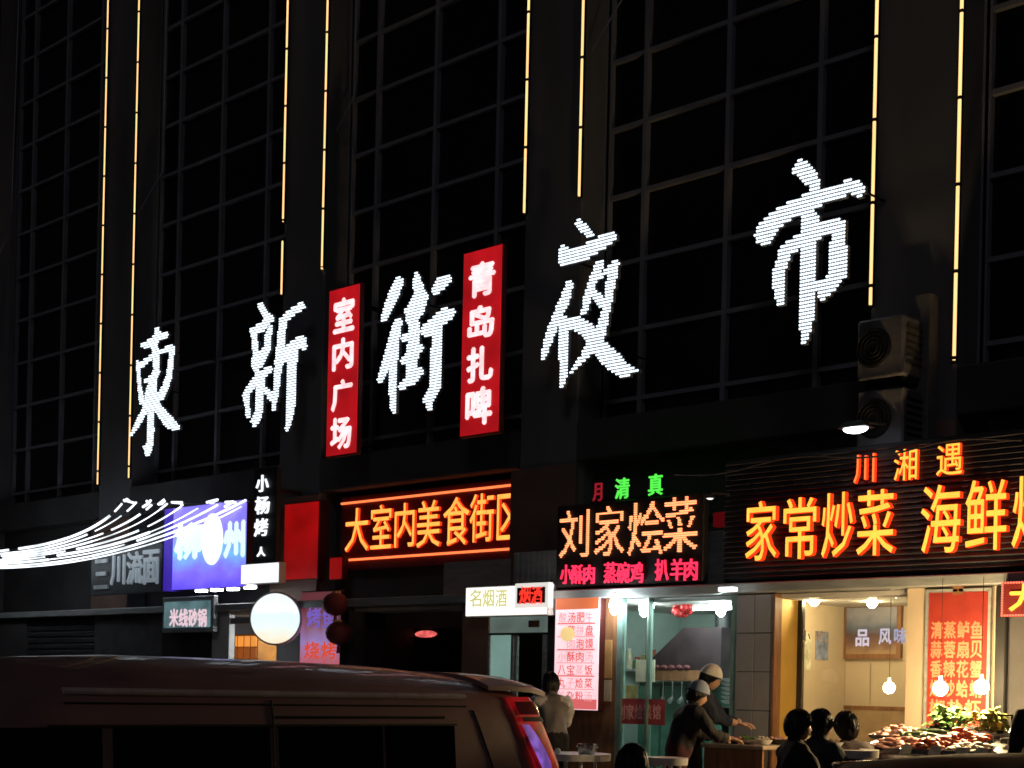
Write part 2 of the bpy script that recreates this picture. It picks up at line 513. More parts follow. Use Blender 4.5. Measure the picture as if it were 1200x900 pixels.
# ------------------------------------------------------------------ the five big LED characters
m_led_w = emis('white_led', (.82, .93, 1.0), 2.0, var=.25, scale=14)
m_plate = mat('led_plate', (0.22, 0.24, 0.28), .6, var=.1)
CH = {
 'first': ((140, 340, 4.5), [
  [(197,208,11),(202,235,15),(182,290,16),(196,350,13),(195,420,13),(175,480,17),(165,560,26),(165,650,15),(166,740,15),(160,820,15),(148,862,11)],[(150,850,10),(132,825,6)],
  [(130,290,13),(170,275,17),(215,240,17),(245,235,13)],[(95,370,6),(100,420,8),(108,520,8),(120,590,12),(150,600,18)],
  [(112,400,14),(150,365,11),(200,332,11),(250,312,12),(278,303,12)],[(278,303,11),(272,380,12),(262,450,13),(245,510,15),(215,560,18),(175,580,24)],
  [(142,480,9),(180,455,15),(205,425,9)],[(150,610,17),(120,660,13),(90,720,11),(62,765,6)],[(185,600,19),(225,650,21),(265,700,25),(300,725,16)]]),
 'second': ((140, 340, 4.5), [
  [(745,80,15),(765,120,15),(785,150,20)],[(705,215,15),(750,195,20),(800,150,14)],[(708,210,14),(715,280,13),(718,340,13),(712,395,16),(725,425,13)],
  [(800,190,9),(786,240,14),(780,300,16),(752,350,20),(735,390,22)],[(720,330,10),(765,325,12)],[(665,555,13),(700,500,16),(740,460,20),(790,415,16)],
  [(668,560,14),(675,610,11),(680,670,9)],[(748,450,20),(743,540,17),(738,640,16),(718,690,18),(712,712,8)],[(715,695,12),(698,690,9)],
  [(770,525,9),(800,560,17),(812,580,13)],[(960,85,18),(905,120,17),(862,162,17),(855,250,17),(845,340,17),(835,440,15),(825,540,13),(812,632,9)],
  [(840,380,22),(880,335,26),(930,285,25),(965,262,19),(972,300,15)],[(915,310,22),(912,400,21),(910,500,21),(905,600,19),(895,680,15),(883,735,8)]]),
 'third': ((420, 290, 3.75), [
  [(178,150,18),(155,210,20),(130,270,17),(112,316,10)],[(175,325,15),(160,390,20),(135,470,17),(110,550,15),(95,586,10)],[(160,440,17),(152,520,15),(150,600,15),(155,714,11)],
  [(258,125,12),(262,170,19),(275,215,26),(255,270,32),(235,310,24),(248,350,20),(245,400,20),(240,450,24),(235,520,20),(235,570,20)],
  [(215,275,12),(285,240,16)],[(205,400,15),(255,362,14)],[(205,495,16),(268,440,16)],[(192,608,14),(235,580,20),(270,545,15)],
  [(340,188,18),(372,150,24),(390,140,16)],[(300,365,24),(345,330,25),(385,295,26),(408,285,16)],[(350,310,18),(345,380,19),(342,470,19),(340,560,19),(335,620,21),(308,668,20),(314,702,11)]]),
 'fourth': ((620, 240, 4.0), [
  [(235,85,17),(260,115,20),(290,140,16)],[(165,215,22),(172,252,34),(240,235,33),(300,200,29),(360,165,27),(388,150,23)],
  [(190,375,17),(165,450,21),(130,530,21),(95,620,18),(75,690,13),(62,722,8)],[(165,540,20),(162,620,19),(160,720,17),(160,800,15),(155,852,8)],
  [(330,280,20),(300,360,17),(275,430,17),(255,510,11)],[(402,280,18),(385,360,20),(370,450,17),(350,540,19),(330,620,22),(300,660,28),(250,720,13),(195,785,7)],
  [(300,410,16),(345,460,20)],[(335,335,11),(395,285,12)],[(165,555,20),(235,560,32),(285,600,32)],[(300,640,32),(350,690,36),(400,740,40),(440,775,32),(490,775,13),(506,780,7)]]),
 'fifth': ((870, 180, 3.9125), [
  [(277,60,30),(258,76,25)],[(285,80,30),(315,115,32),(337,150,20),(325,190,20)],[(100,375,40),(112,342,38),(180,285,34),(260,238,34),(340,207,32),(420,182,28),(490,150,28),(525,162,32)],
  [(300,260,30),(300,350,33),(298,450,33),(296,550,33),(295,650,32),(295,740,31),(290,810,23),(280,868,11)],[(192,450,26),(250,410,28),(320,367,30),(400,337,26),(450,320,20)],[(325,280,20),(337,315,14)],
  [(195,460,26),(168,540,23),(168,620,23),(175,682,16)],[(450,325,20),(440,400,32),(440,480,38),(435,545,40),(410,600,26),(365,650,18)],[(345,608,22),(400,578,18)]]),
}
Y_LED = 12.62
def inside(px, py, strokes, grow):
    for st in strokes:
        for (ax, ay, ar), (bx_, by, br) in zip(st, st[1:]):
            dx, dy = bx_ - ax, by - ay
            l2 = dx * dx + dy * dy
            t = max(0, min(1, ((px - ax) * dx + (py - ay) * dy) / l2)) if l2 else 0
            r = (ar + (br - ar) * t) * grow
            if (px - ax - dx * t) ** 2 + (py - ay - dy * t) ** 2 < r * r:
                return True
    return False
lab = {'first': 'leftmost and smallest white LED character, on the building front above the string lights',
       'second': 'white LED character just left of the left red vertical sign',
       'third': 'white LED character hanging between the two red vertical signs',
       'fourth': 'white LED character right of the red signs, above the orange noodle-shop lettering',
       'fifth': 'largest white LED character, highest at the right beside a yellow strip'}
PITX, PITZ = .030, .036
for key, ((ox, oy, sc), strokes) in CH.items():
    allp = [p for st in strokes for p in st]
    l, r_ = min(p[0] - p[2] for p in allp), max(p[0] + p[2] for p in allp)
    t_, b_ = min(p[1] - p[2] for p in allp), max(p[1] + p[2] for p in allp)
    c = [U(ox + x / sc, oy + y / sc, Y_LED) for x in (l, r_) for y in (t_, b_)]
    x0, x1 = min(p.x for p in c), max(p.x for p in c)
    z0, z1 = min(p.z for p in c), max(p.z for p in c)
    pts = []
    nx, nz_ = int((x1 - x0) / PITX) + 1, int((z1 - z0) / PITZ) + 1
    cells = set()
    for i in range(nx):
        for j in range(nz_):
            X, Z = x0 + (i + .5) * PITX, z0 + (j + .5) * PITZ
            q = project((X, Y_LED, Z))
            if inside((q[0] - ox) * sc, (q[1] - oy) * sc, strokes, {'first': 1.2, 'second': 1.18, 'third': 1.18}.get(key, 1.12)):
                cells.add((i, j))
                pts.append((X, Z))
    t = thing('led_character', lab[key], 'sign', ((x0 + x1) / 2, Y_LED + .05, z0), group='white LED characters of the market name')
    pl = MB()
    yb = Y_LED + .05
    for (i, j) in cells:
        a, b, cc, d = x0 + i * PITX, x0 + (i + 1) * PITX, z0 + j * PITZ, z0 + (j + 1) * PITZ
        pl.add([(a, Y_LED, cc), (b, Y_LED, cc), (b, Y_LED, d), (a, Y_LED, d)], [(0, 1, 2, 3)])
        pl.add([(a, yb, cc), (b, yb, cc), (b, yb, d), (a, yb, d)], [(3, 2, 1, 0)])
        for (di, dj, p, q) in ((-1, 0, (a, cc), (a, d)), (1, 0, (b, cc), (b, d)), (0, -1, (a, cc), (b, cc)), (0, 1, (a, d), (b, d))):
            if (i + di, j + dj) not in cells:
                pl.add([(p[0], Y_LED, p[1]), (q[0], Y_LED, q[1]), (q[0], yb, q[1]), (p[0], yb, p[1])], [(0, 1, 2, 3)])
    pl.build('back_plate', m_plate, t)
    dm = MB()
    dots(dm, pts, Y_LED - .001, PITX * .58, PITZ * .365, .010)
    stuff(dm.build('led_dots', m_led_w, t))
    # stand-off rods back to the wall
    pool = sorted(cells, key=lambda q: q[1])
    for k in (len(pool) // 5, len(pool) // 2, len(pool) * 4 // 5):
        X, Z = x0 + (pool[k][0] + .5) * PITX, z0 + (pool[k][1] + .5) * PITZ
        MB().tube([(X, Y_LED + .05, Z), (X, 13.46, Z)], .012, 6).build('standoff_rod', m_dmet, t)

# ------------------------------------------------------------------ generic light-box sign
def lightbox(name, label, r, y, depth, m_face, m_case, cat='sign', frame=.02, group=None):
    x0, x1, z0, z1 = r
    t = thing(name, label, cat, ((x0 + x1) / 2, y, z0), group=group)
    bx('case', m_case, t, x0, x1, y, y + depth, z0, z1, bev=.008)
    bx('face', m_face, t, x0 + frame, x1 - frame, y - .012, y - .002, z0 + frame, z1 - frame)
    return t
def px_letter(t, ch, l, r, tp, b, y, depth, mats, bold=.012):
    x0, x1, z0, z1 = rect(l, r, tp, b, y)
    return letter(t, ch, x0, x1, z0, z1, y, depth, mats, bold)

m_red_face = emis('red_sign_glow', (.85, .012, .02), .46, (.5, .02, .02), var=.35, scale=1.6, sample=True)
m_wht_text = emis('white_sign_text', (1.0, .74, .76), 1.15, var=.2)
m_red_case = mat('dark_red_case', (.06, .006, .006), .5)
for l, r_, tp, b, txt, rows, lb in (
    (384, 421, 336, 534, '室内广场', [(350, 388), (397, 432), (446, 480), (490, 525)], 'left of the two red vertical light boxes with four white characters'),
    (541, 588, 291, 510, '青岛扎啤', [(308, 346), (359, 395), (407, 446), (455, 497)], 'right red vertical light box with four white characters beside the third LED character')):
    t = lightbox('vertical_sign', lb, rect(l, r_, tp, b, 12.5), 12.5, .07, m_red_face, m_red_case, group='red vertical light boxes')
    for ch, (a, c2) in zip(txt, rows):
        f = .0215 * (806 - (a + c2) / 2) * 0 
        mid = (a + c2) / 2
        dxp = .026 * ((tp + b) / 2 - mid)
        w = (r_ - l)
        px_letter(t, ch, l + w * .17 + dxp, r_ - w * .22 + dxp, a, c2, 12.487, .012, m_wht_text, .035)
    x0, x1, z0, z1 = rect(l, r_, tp, b, 12.5)
    for z in (z0 + .2, z1 - .2):
        bx('bracket', m_dmet, t, (x0 + x1) / 2 - .03, (x0 + x1) / 2 + .03, 12.571, 13.46, z - .02, z + .02)

# ------------------------------------------------------------------ arcade LED sign
m_or_face = emis('amber_led', (1.0, .42, .07), 1.35, var=.15, scale=6)
m_or_side = emis('red_led_edge', (1.0, .05, .01), .9)
m_line = emis('orange_neon_line', (1.0, .20, .06), 1.5)
Y_ARC = 13.10
x0, x1, z0, z1 = rect(398, 625, 570, 662, Y_ARC)
t = thing('arcade_sign', 'wide dark red sign with amber LED characters between two neon lines', 'sign', ((x0 + x1) / 2, Y_ARC, z0))
m_arc = mat('maroon_panel', (.16, .012, .012), .5, var=.2)
bx('panel', m_arc, t, x0, x1, Y_ARC + .02, Y_ARC + .12, z0, z1, bev=.01)
def flat_px(l, r_, tp, b, y):
    return rect(l, r_, tp, b, y)
zc = [(407, 434, 596, 646, '大'), (437, 461, 592, 643, '室'), (465, 488, 590, 641, '内'), (491, 518, 587, 641, '美'), (522, 552, 583, 639, '食'), (553, 581, 579, 635, '街'), (585, 613, 579, 632, '区')]
ZL, ZH = z0, z1
for l, r_, a, b, ch in zc:
    px_letter(t, ch, l, r_, a, b, Y_ARC + .019, .04, [m_or_face, m_or_side], .006)
za, zb = U(500, 650, Y_ARC).z, U(500, 579.5, Y_ARC).z
for z in (za, zb):
    MB().tube([(x0 + .03, Y_ARC, z), (x1 - .03, Y_ARC, z)], .016, 8).build('neon_line', m_line, t, smooth=True)
# red glowing box left of it
m_red_box = emis('red_box_glow', (.75, .006, .006), .34, (.4, .02, .02), var=.85, scale=.9)
lightbox('red_light_box', 'plain glowing red box left of the arcade sign', rect(333, 374, 588, 680, 12.95), 12.95, .12, m_red_box, m_red_case)
lightbox('red_light_box', 'small glowing red box at the lower left corner of the arcade sign', rect(386, 402, 652, 680, 12.95), 12.95, .1, m_red_box, m_red_case)

# ------------------------------------------------------------------ stew-shop sign
Y_SG = 12.30
x0, x1, z0, z1 = rect(652, 824, 556, 658, Y_SG)
z0 = 2.83
t = thing('stew_shop_sign', 'black board with large orange LED dot characters over a pink-red lower line', 'sign', ((x0 + x1) / 2, Y_SG, z0))
bx('board', m_black, t, x0, x1, Y_SG + .01, Y_SG + .1, z0, U(738, 585, Y_SG).z, bev=.01)
for a in (x0 + .3, x1 - .3):
    bx('bracket', m_dmet, t, a - .03, a + .03, Y_SG + .101, 13.29, 3.5, 3.56)
m_or_dot = emis('orange_led_dots', (1.0, .30, .12), 2.0, var=.15, scale=5)
m_pk_dot = emis('pink_led_dots', (1.0, .03, .09), 1.5, var=.2, scale=5)
m_gr_dot = emis('green_led', (.12, 1.0, .10), .9)
m_rd_dim = emis('dim_red_led', (.8, .03, .06), .3)
for l, r_, a, b, ch in ((656, 690, 598, 653, '刘'), (697, 731, 593, 651, '家'), (736, 778, 588, 650, '烩'), (777, 817, 582, 647, '菜')):
    X0, X1, Z0, Z1 = rect(l, r_, a, b, Y_SG)
    led_letter(t, ch, X0, X1, Z0, Z1, Y_SG + .008, 25, m_or_dot, 0, rr=.50, h=.02)
for ch, l in zip('小酥肉', (657, 670, 684)):
    X0, X1, Z0, Z1 = rect(l, l + 12.5, 662, 684, Y_SG)
    letter(t, ch, X0, X1, Z0, Z1, Y_SG + .008, .02, m_pk_dot, .008)
for ch, l in zip('蒸碗鸡', (708, 723, 739)):
    X0, X1, Z0, Z1 = rect(l, l + 14.5, 659, 683, Y_SG)
    letter(t, ch, X0, X1, Z0, Z1, Y_SG + .008, .02, m_pk_dot, .008)
for ch, l in zip('扒羊肉', (768, 786, 802)):
    X0, X1, Z0, Z1 = rect(l, l + 15, 655, 680, Y_SG)
    letter(t, ch, X0, X1, Z0, Z1, Y_SG + .008, .02, m_pk_dot, .008)
zt = U(738, 585, Y_SG).z
t2 = thing('green_sign', 'two small green lit characters with a dim red one, standing above the stew-shop board', 'sign', (U(740, 580, Y_SG).x, Y_SG + .06, zt))
X0, X1, Z0, Z1 = rect(690, 778, 585, 587, Y_SG)
bx('rail', m_dmet, t2, X0, X1, Y_SG + .03, Y_SG + .06, zt + .002, zt + .03)
for l, r_, a, b, ch, m in ((719, 735, 560, 584, '清', m_gr_dot), (758, 774, 555, 580, '真', m_gr_dot), (693, 703, 566, 587, '月', m_rd_dim)):
    X0, X1, Z0, Z1 = rect(l, r_, a, b, Y_SG)
    letter(t2, ch, X0, X1, Z0, Z1, Y_SG + .04, .02, m, .012)
    for q in (X0 + .03, X1 - .03):
        bx('post', m_dmet, t2, q - .006, q + .006, Y_SG + .041, Y_SG + .053, zt + .03, Z0 + .1)

# ------------------------------------------------------------------ stir-fry shop sign
x0, x1 = U(846, 600, Y_SG).x, -4.2
z0, z1 = 2.83, U(1020, 520, Y_SG).z
t = thing('stir_fry_shop_sign', 'long dark slatted board with big glowing amber characters and three smaller ones above', 'sign', ((x0 + x1) / 2, Y_SG, z0))
bx('board', m_black, t, x0, x1, Y_SG + .05, Y_SG + .12, z0, z1, bev=.01)
for a in (x0 + .3, (x0 + x1) / 2, x1 - .3):
    bx('bracket', m_dmet, t, a - .03, a + .03, Y_SG + .121, 13.29, 3.6, 3.66)
m_slat = mat('dark_slat', (.045, .042, .05), .6, .0, var=.25)
zz = z0 + .02
while zz < z1 - .04:
    MB().add([(x0 + .01, Y_SG + .049, zz), (x1 - .01, Y_SG + .049, zz), (x1 - .01, Y_SG + .022, zz + .008), (x0 + .01, Y_SG + .022, zz + .008),
              (x0 + .01, Y_SG + .049, zz + .045), (x1 - .01, Y_SG + .049, zz + .045)], [(0, 1, 2, 3), (3, 2, 5, 4), (0, 3, 4), (1, 5, 2)]).build('slat', m_slat, t)
    zz += .052
m_ye_face = emis('yellow_led', (1.0, .50, .06), 1.35, var=.12, scale=6)
m_ye_side = emis('deep_red_edge', (1.0, .03, .005), 1.6)
for l, r_, a, b, ch in ((878, 914, 588, 657, '家'), (922, 960, 584, 655, '常'), (967, 1003, 578, 653, '炒'), (1008, 1051, 575, 651, '菜'),
                        (1083, 1129, 569, 648, '海'), (1135, 1183, 563, 645, '鲜'), (1190, 1240, 558, 642, '烧')):
    px_letter(t, ch, l, r_, a, b, Y_SG + .02, .06, [m_ye_face, m_ye_side], .005)
for l, r_, a, b, ch, m in ((1003, 1027, 533, 566, '川', emis('orange_led_thin', (1, .2, .04), 1.4)), (1050, 1077, 527, 563, '湘', m_ye_face), (1100, 1130, 521, 557, '遇', m_ye_face)):
    px_letter(t, ch, l, r_, a, b, Y_SG + .02, .04, [m, m_ye_side], .005)

# small LED board at the right edge
X0, X1, Z0, Z1 = rect(1173, 1260, 680, 722, 12.2)
t = thing('small_led_board', 'small dark red board with dotted light border at the right edge', 'sign', ((X0 + X1) / 2, 12.2, Z0))
bx('board', m_arc, t, X0, X1, 12.2, 12.26, Z0, Z1, bev=.008)
pts = []
n = 26
for k in range(n):
    pts += [(X0 + (X1 - X0) * (k + .5) / n, Z0 + .012), (X0 + (X1 - X0) * (k + .5) / n, Z1 - .012)]
for k in range(14):
    pts += [(X0 + .012, Z0 + (Z1 - Z0) * (k + .5) / 14), (X1 - .012, Z0 + (Z1 - Z0) * (k + .5) / 14)]
dm = MB(); dots(dm, pts, 12.199, .011, .011, .01)
stuff(dm.build('border_dots', emis('border_red_led', (1, .16, .10), 1.6), t))
px_letter(t, '大', 1184, 1218, 684, 715, 12.198, .015, m_ye_face, .03)
bx('bracket', m_dmet, t, X0 + .1, X0 + .13, 12.261, 12.5, Z1 - .1, Z1 - .07)

# ------------------------------------------------------------------ left hand signs
Y_LS = 12.28
X0, X1, Z0, Z1 = rect(296, 323, 548, 662, Y_LS)
t = thing('vertical_sign', 'narrow dark vertical board with small white characters beside the purple sign', 'sign', ((X0 + X1) / 2, Y_LS, Z0))
bx('board', m_black, t, X0, X1, Y_LS + .01, Y_LS + .08, Z0, Z1, bev=.008)
bx('bracket', m_dmet, t, X0 + .1, X0 + .16, Y_LS + .081, 13.29, Z1 - .3, Z1 - .24)
m_wl = emis('white_letters', (.9, .95, 1.0), 1.3)
for a, b, ch, l, r_ in ((557, 576, '小', 301, 315), (582, 602, '杨', 300, 316), (608, 628, '烤', 299, 314), (641, 652, '人', 302, 311)):
    px_letter(t, ch, l, r_, a, b, Y_LS + .008, .02, m_wl, .014)
m_wbox = emis('white_box_glow', (.93, .96, 1.0), 1.25, (.8, .8, .8), sample=True)
lightbox('white_light_box', 'plain white light box under the narrow vertical board', rect(283, 327, 660, 684, 12.2), 12.2, .12, m_wbox, m_white, frame=.01)
# purple gradient sign
def gradient_emis(name, stops, strength, z0, z1):
    m = bpy.data.materials.new(name); m.use_nodes = True
    nt = m.node_tree; b = nt.nodes['Principled BSDF']
    tc = nt.nodes.new('ShaderNodeTexCoord'); sp = nt.nodes.new('ShaderNodeSeparateXYZ')
    rp = nt.nodes.new('ShaderNodeValToRGB'); nz = nt.nodes.new('ShaderNodeTexNoise'); ad = nt.nodes.new('ShaderNodeMath'); ad.operation = 'MULTIPLY_ADD'
    nz.inputs['Scale'].default_value = 4
    ad.inputs[1].default_value = .35
    nt.links.new(tc.outputs['Generated'], sp.inputs[0]); nt.links.new(tc.outputs['Generated'], nz.inputs['Vector'])
    nt.links.new(nz.outputs['Fac'], ad.inputs[0]); nt.links.new(sp.outputs['Z'], ad.inputs[2]); nt.links.new(ad.outputs[0], rp.inputs[0])
    els = rp.color_ramp.elements
    while len(els) < len(stops):
        els.new(.5)
    for e, (p, c) in zip(els, stops):
        e.position = p; e.color = [*c, 1]
    nt.links.new(rp.outputs[0], b.inputs['Emission Color']); nt.links.new(rp.outputs[0], b.inputs['Base Color'])
    b.inputs['Emission Strength'].default_value = strength
    return m
m_purple = gradient_emis('purple_print', [(0.15, (.10, .06, .75)), (.38, (.20, .14, .95)), (.6, (.16, .42, .95)), (.85, (.22, .18, .75)), (1.15 if False else 1.0, (.20, .16, .7))], 1.25, 0, 1)
r0 = rect(203, 289, 590, 690, Y_LS)
t = lightbox('purple_sign', 'bright purple and blue light box with a white oval, at the left', r0, Y_LS, .3, m_purple, m_dmet, frame=.01)
X0, X1, Z0, Z1 = rect(190, 202, 596, 692, Y_LS)
bx('side_band', emis('indigo_glow', (.07, .03, .6), .55), t, X0, X1, Y_LS + .03, Y_LS + .2, Z0, Z1)
for l, r_, a, b, ch in ((206, 236, 614, 654, '柳'), (263, 286, 612, 652, '州')):
    px_letter(t, ch, l, r_, a, b, Y_LS - .013, .012, emis('cyan_white_text', (.75, 1, .95), 1.1), .045)
p = U(250, 632, Y_LS)
q = U(250, 602, Y_LS)
ov = MB()
hz, hx = q.z - p.z, (U(262, 632, Y_LS).x - U(238, 632, Y_LS).x) / 2
vs = [(p.x + hx * math.cos(k * math.pi / 16), Y_LS - .028, p.z + hz * math.sin(k * math.pi / 16)) for k in range(32)] + [(p.x + hx * math.cos(k * math.pi / 16), Y_LS - .014, p.z + hz * math.sin(k * math.pi / 16)) for k in range(32)]
ov.add(vs, [tuple(range(32))] + [(k, (k + 1) % 32, 32 + (k + 1) % 32, 32 + k) for k in range(32)])
ov.build('oval', emis('moon_white', (.9, 1, .98), 1.3), t)
# dim grey noodle sign
X0, X1, Z0, Z1 = rect(106, 189, 640, 696, Y_LS)
t = thing('noodle_sign', 'dim dark board with grey characters, most glowing faintly, left of the purple sign', 'sign', ((X0 + X1) / 2, Y_LS, Z0))
bx('board', mat('slate_board', (.05, .06, .07), .4), t, X0, X1, Y_LS + .01, Y_LS + .09, Z0, Z1, bev=.01)
bx('bracket', m_dmet, t, X0 + .3, X0 + .36, Y_LS + .091, 13.29, Z0 + .5, Z0 + .56)
m_gt = mat('silver_letter', (.6, .66, .7), .35, .2)
m_gt2 = emis('faint_white_letter', (.7, .85, 1), .16, (.6, .66, .7))  # low emission in the grey letter colour
for l, r_, a, b, ch, m in ((112, 128, 656, 690, '三', m_gt), (131, 147, 651, 685, '川', m_gt2), (150, 168, 647, 684, '流', m_gt2), (169, 187, 645, 684, '面', m_gt2)):
    px_letter(t, ch, l, r_, a, b, Y_LS + .009, .03, m, .02)
# framed menu sign below
Y_FM = 12.25
r0 = rect(190, 250, 699, 741, Y_FM)
m_fm = emis('menu_screen', (.30, .55, .60), .28, (.2, .3, .3), var=.5, scale=3)
t = lightbox('framed_menu_sign', 'small framed lit sign hanging below the purple sign', r0, Y_FM, .08, m_fm, m_gmet, frame=.07)
for k, ch in enumerate('米线砂锅'):
    px_letter(t, ch, 199 + k * 11, 209 + k * 11, 714, 734, Y_FM - .013, .008, emis('pinkish_text', (1, .72, .8), .8), .03)
X0, X1, Z0, Z1 = r0
for a in (X0 + .15, X1 - .15):
    MB().tube([(a, Y_FM + .04, Z1), (a, Y_FM + .04, 2.702)], .012, 6).build('hanger', m_dmet, t)
# four downlights
for k, (px, py) in enumerate(((233, 692), (251, 691), (270, 690), (290, 688))):
    p = U(px, py, Y_LS + .02)
    o = MB().box(p.x - .10, p.x + .10, p.y, p.y + .09, p.z - .02, p.z + .02, bev=.008).build('downlight', emis('downlight_glow', (.95, .97, 1), 14, sample=True))
    tag(o, ('first', 'second', 'third', 'fourth')[k] + ' from the left of the small white lights under the purple sign', 'light', 'small white lights under the purple sign')

# ================================================================== ground-floor shops (parts of the block: walls, floors, ceilings)
ZC = 2.69
def sx(px, py=760, y=Y_SHOP):
    return U(px, py, y).x
m_floor = mat('shop_floor_tile', (.35, .32, .28), .35, var=.15, scale=2)
m_ceil = mat('shop_ceiling', (.6, .58, .55), .7, var=.08)
m_dark = mat('dark_interior', (.03, .028, .03), .8, var=.3)
def room(xa, xb, depth, mw_, name):
    ya, yb = Y_SHOP + .1, Y_SHOP + depth
    bx(name + '_left_wall', mw_, bld, xa - .06, xa, ya, yb, Z_TER, ZC)
    bx(name + '_right_wall', mw_, bld, xb, xb + .06, ya, yb, Z_TER, ZC)
    bx(name + '_back_wall', mw_, bld, xa, xb, yb, yb + .1, Z_TER, ZC)
    bx(name + '_ceiling', m_ceil, bld, xa, xb, ya, yb, ZC - .04, ZC)
    bx(name + '_floor', m_floor, bld, xa, xb, ya, yb, Z_TER + .002, Z_TER + .02)
xs_ = {k: sx(k) for k in (190, 248, 268, 405, 545, 572, 645, 722, 862, 905, 932, 1062, 1083, 1160, 1168)}
room(sx(252), sx(404), 1.5, m_wall, 'grill_shop')
room(sx(408), sx(540), 3.9, m_dark, 'arcade')
room(sx(548), sx(640), 1.4, m_mint, 'tobacco_shop')
room(sx(650), sx(872), 2.3, m_mint, 'stew_shop')
room(sx(884), sx(1168), 1.7, m_beige, 'stir_fry_shop')
def front(l, r_, m, name='front_wall', z0=Z_TER + .002, z1=2.695, y0=Y_SHOP, y1=Y_SHOP + .1, bev=.004):
    return bx(name, m, bld, sx(l), sx(r_), y0, y1, z0, z1, bev=bev)
front(-80, 30, m_wall); front(110, 189.5, mat('grey_shutter_wall', (.10, .10, .105), .6)); front(190, 247.5, m_dark)
front(248, 268, m_white, 'jamb'); front(541, 572, m_clad, 'pier'); front(641, 649.7, m_dark, 'pier'); front(401, 408, m_dark, 'pier')
# rolled-down shutter of the closed shop at the far left, slat by slat
zz = Z_TER + .02
while zz < 2.6:
    bx('shutter_slat', mat('shutter_metal', (.07, .07, .075), .5, .3), bld, sx(30) + .01, sx(109) - .01, Y_SHOP + .03, Y_SHOP + .07, zz, zz + .092, bev=.02)
    zz += .1
# grey tiled pier, tile by tile
xa, xb = sx(862), sx(905)
bx('pier', m_dmet, bld, xa, xb, Y_SHOP + .012, Y_SHOP + .1, Z_TER + .002, 2.695)
for i in range(2):
    for j in range(6):
        w, h = (xb - xa) / 2, 2.33 / 6
        bx('tile', m_tile, bld, xa + i * w + .004, xa + (i + 1) * w - .004, Y_SHOP, Y_SHOP + .0115, Z_TER + .01 + j * h + .004, Z_TER + .01 + (j + 1) * h - .004, bev=.002)
bx('front_wall', m_wall, bld, sx(1168.5), XR, Y_SHOP, Y_SHOP + .1, Z_TER + .002, 2.695)

def bulb(p, label, m, r=.035, cord=True, group='bare bulbs in the shops', top=None, sqz=1.0):
    t = thing('bulb_lamp', label, 'lamp', p, group=group)
    MB().ball(p, r, 12, sq=(1, 1, sqz)).build('bulb', m, t, smooth=True)
    MB().lathe([(.016, 0), (.018, .05), (.01, .06)], (p[0], p[1], p[2] + r * sqz - .008), 8).build('socket', m_white, t)
    zt_ = top or ZC - .042
    if cord and zt_ > p[2] + r * sqz + .06:
        MB().tube([(p[0], p[1], p[2] + r * sqz + .05), (p[0], p[1], zt_)], .0025, 5).build('cord', m_rub, t)
    return t

# ---------------- grill shop (left)
m_glow_w = emis('cool_lamp', (.9, .97, 1.0), 45, sample=True)
pz = U(285, 725, 13.2)
t = thing('grill_shop_window', 'grey window inside the shop left of the round light box', 'window', (pz.x, 13.85, 1.6))
X0, X1, Z0, Z1 = rect(272, 308, 704, 741, 13.5)
bx('pane', mat('grey_pane', (.16, .17, .18), .2), t, X0, X1, 13.5, 13.52, Z0, Z1)
bx('sill', m_white, t, X0 - .05, X1 + .05, 13.44, 13.499, Z1, Z1 + .07)
bx('frame', m_dmet, t, X0 - .06, X0 - .002, 13.45, 13.53, Z0 - .04, Z1 - .001)
# orange display cabinet with panes
X0, X1, Z0, Z1 = rect(270, 301, 743, 800, 12.75)
t = thing('display_cabinet', 'glowing orange display cabinet below the grey window', 'cabinet', ((X0 + X1) / 2, 12.75, Z_TER + .02))
bx('body', mat('orange_cabinet', (.5, .2, .04), .5), t, X0, X1, 12.76, 13.1, Z_TER + .02, Z1, bev=.01)
for i in range(4):
    for j in range(5):
        w, h = (X1 - X0) / 4, .17
        bx('pane', emis('orange_pane_%d' % ((i * 3 + j * 5) % 3), ((1, .36, .06), (.9, .55, .18), (.6, .16, .03))[(i * 3 + j * 5) % 3], (.8, 1.0, .35)[(i * 3 + j * 5) % 3]), t,
           X0 + i * w + .02, X0 + (i + 1) * w - .02, 12.745, 12.759, Z1 - .03 - (j + 1) * h + .02, Z1 - .03 - j * h)
# round light box on a bracket, turned to the street corner
p = U(324, 725, 12.1)
t = thing('round_light_box', 'large round white light box hanging over the shop door at the left', 'sign', p, rz=R(38))
rr = .36
MB().lathe([(rr * .96, -.06), (rr, -.05), (rr, .05), (rr * .96, .06)], (0, 0, 0), 40, axis='y').build('drum', m_white, t, smooth=True, local=True)
m_disc = gradient_emis('disc_print', [(.25, (1.0, .86, .62)), (.5, (.86, 1.0, .98)), (.75, (.78, .95, 1.0)), (.9, (1, 1, 1)), (1.0, (.9, 1, 1))], 1.0, 0, 1)
MB().lathe([(.001, -.064), (rr * .93, -.064), (rr * .93, -.0605)], (0, 0, 0), 40, axis='y').build('face', m_disc, t, local=True)
MB().tube([(0, 0, rr - .01), (0, 0, 2.702 - p.z)], .015, 8).build('hanger', m_dmet, t, local=True)
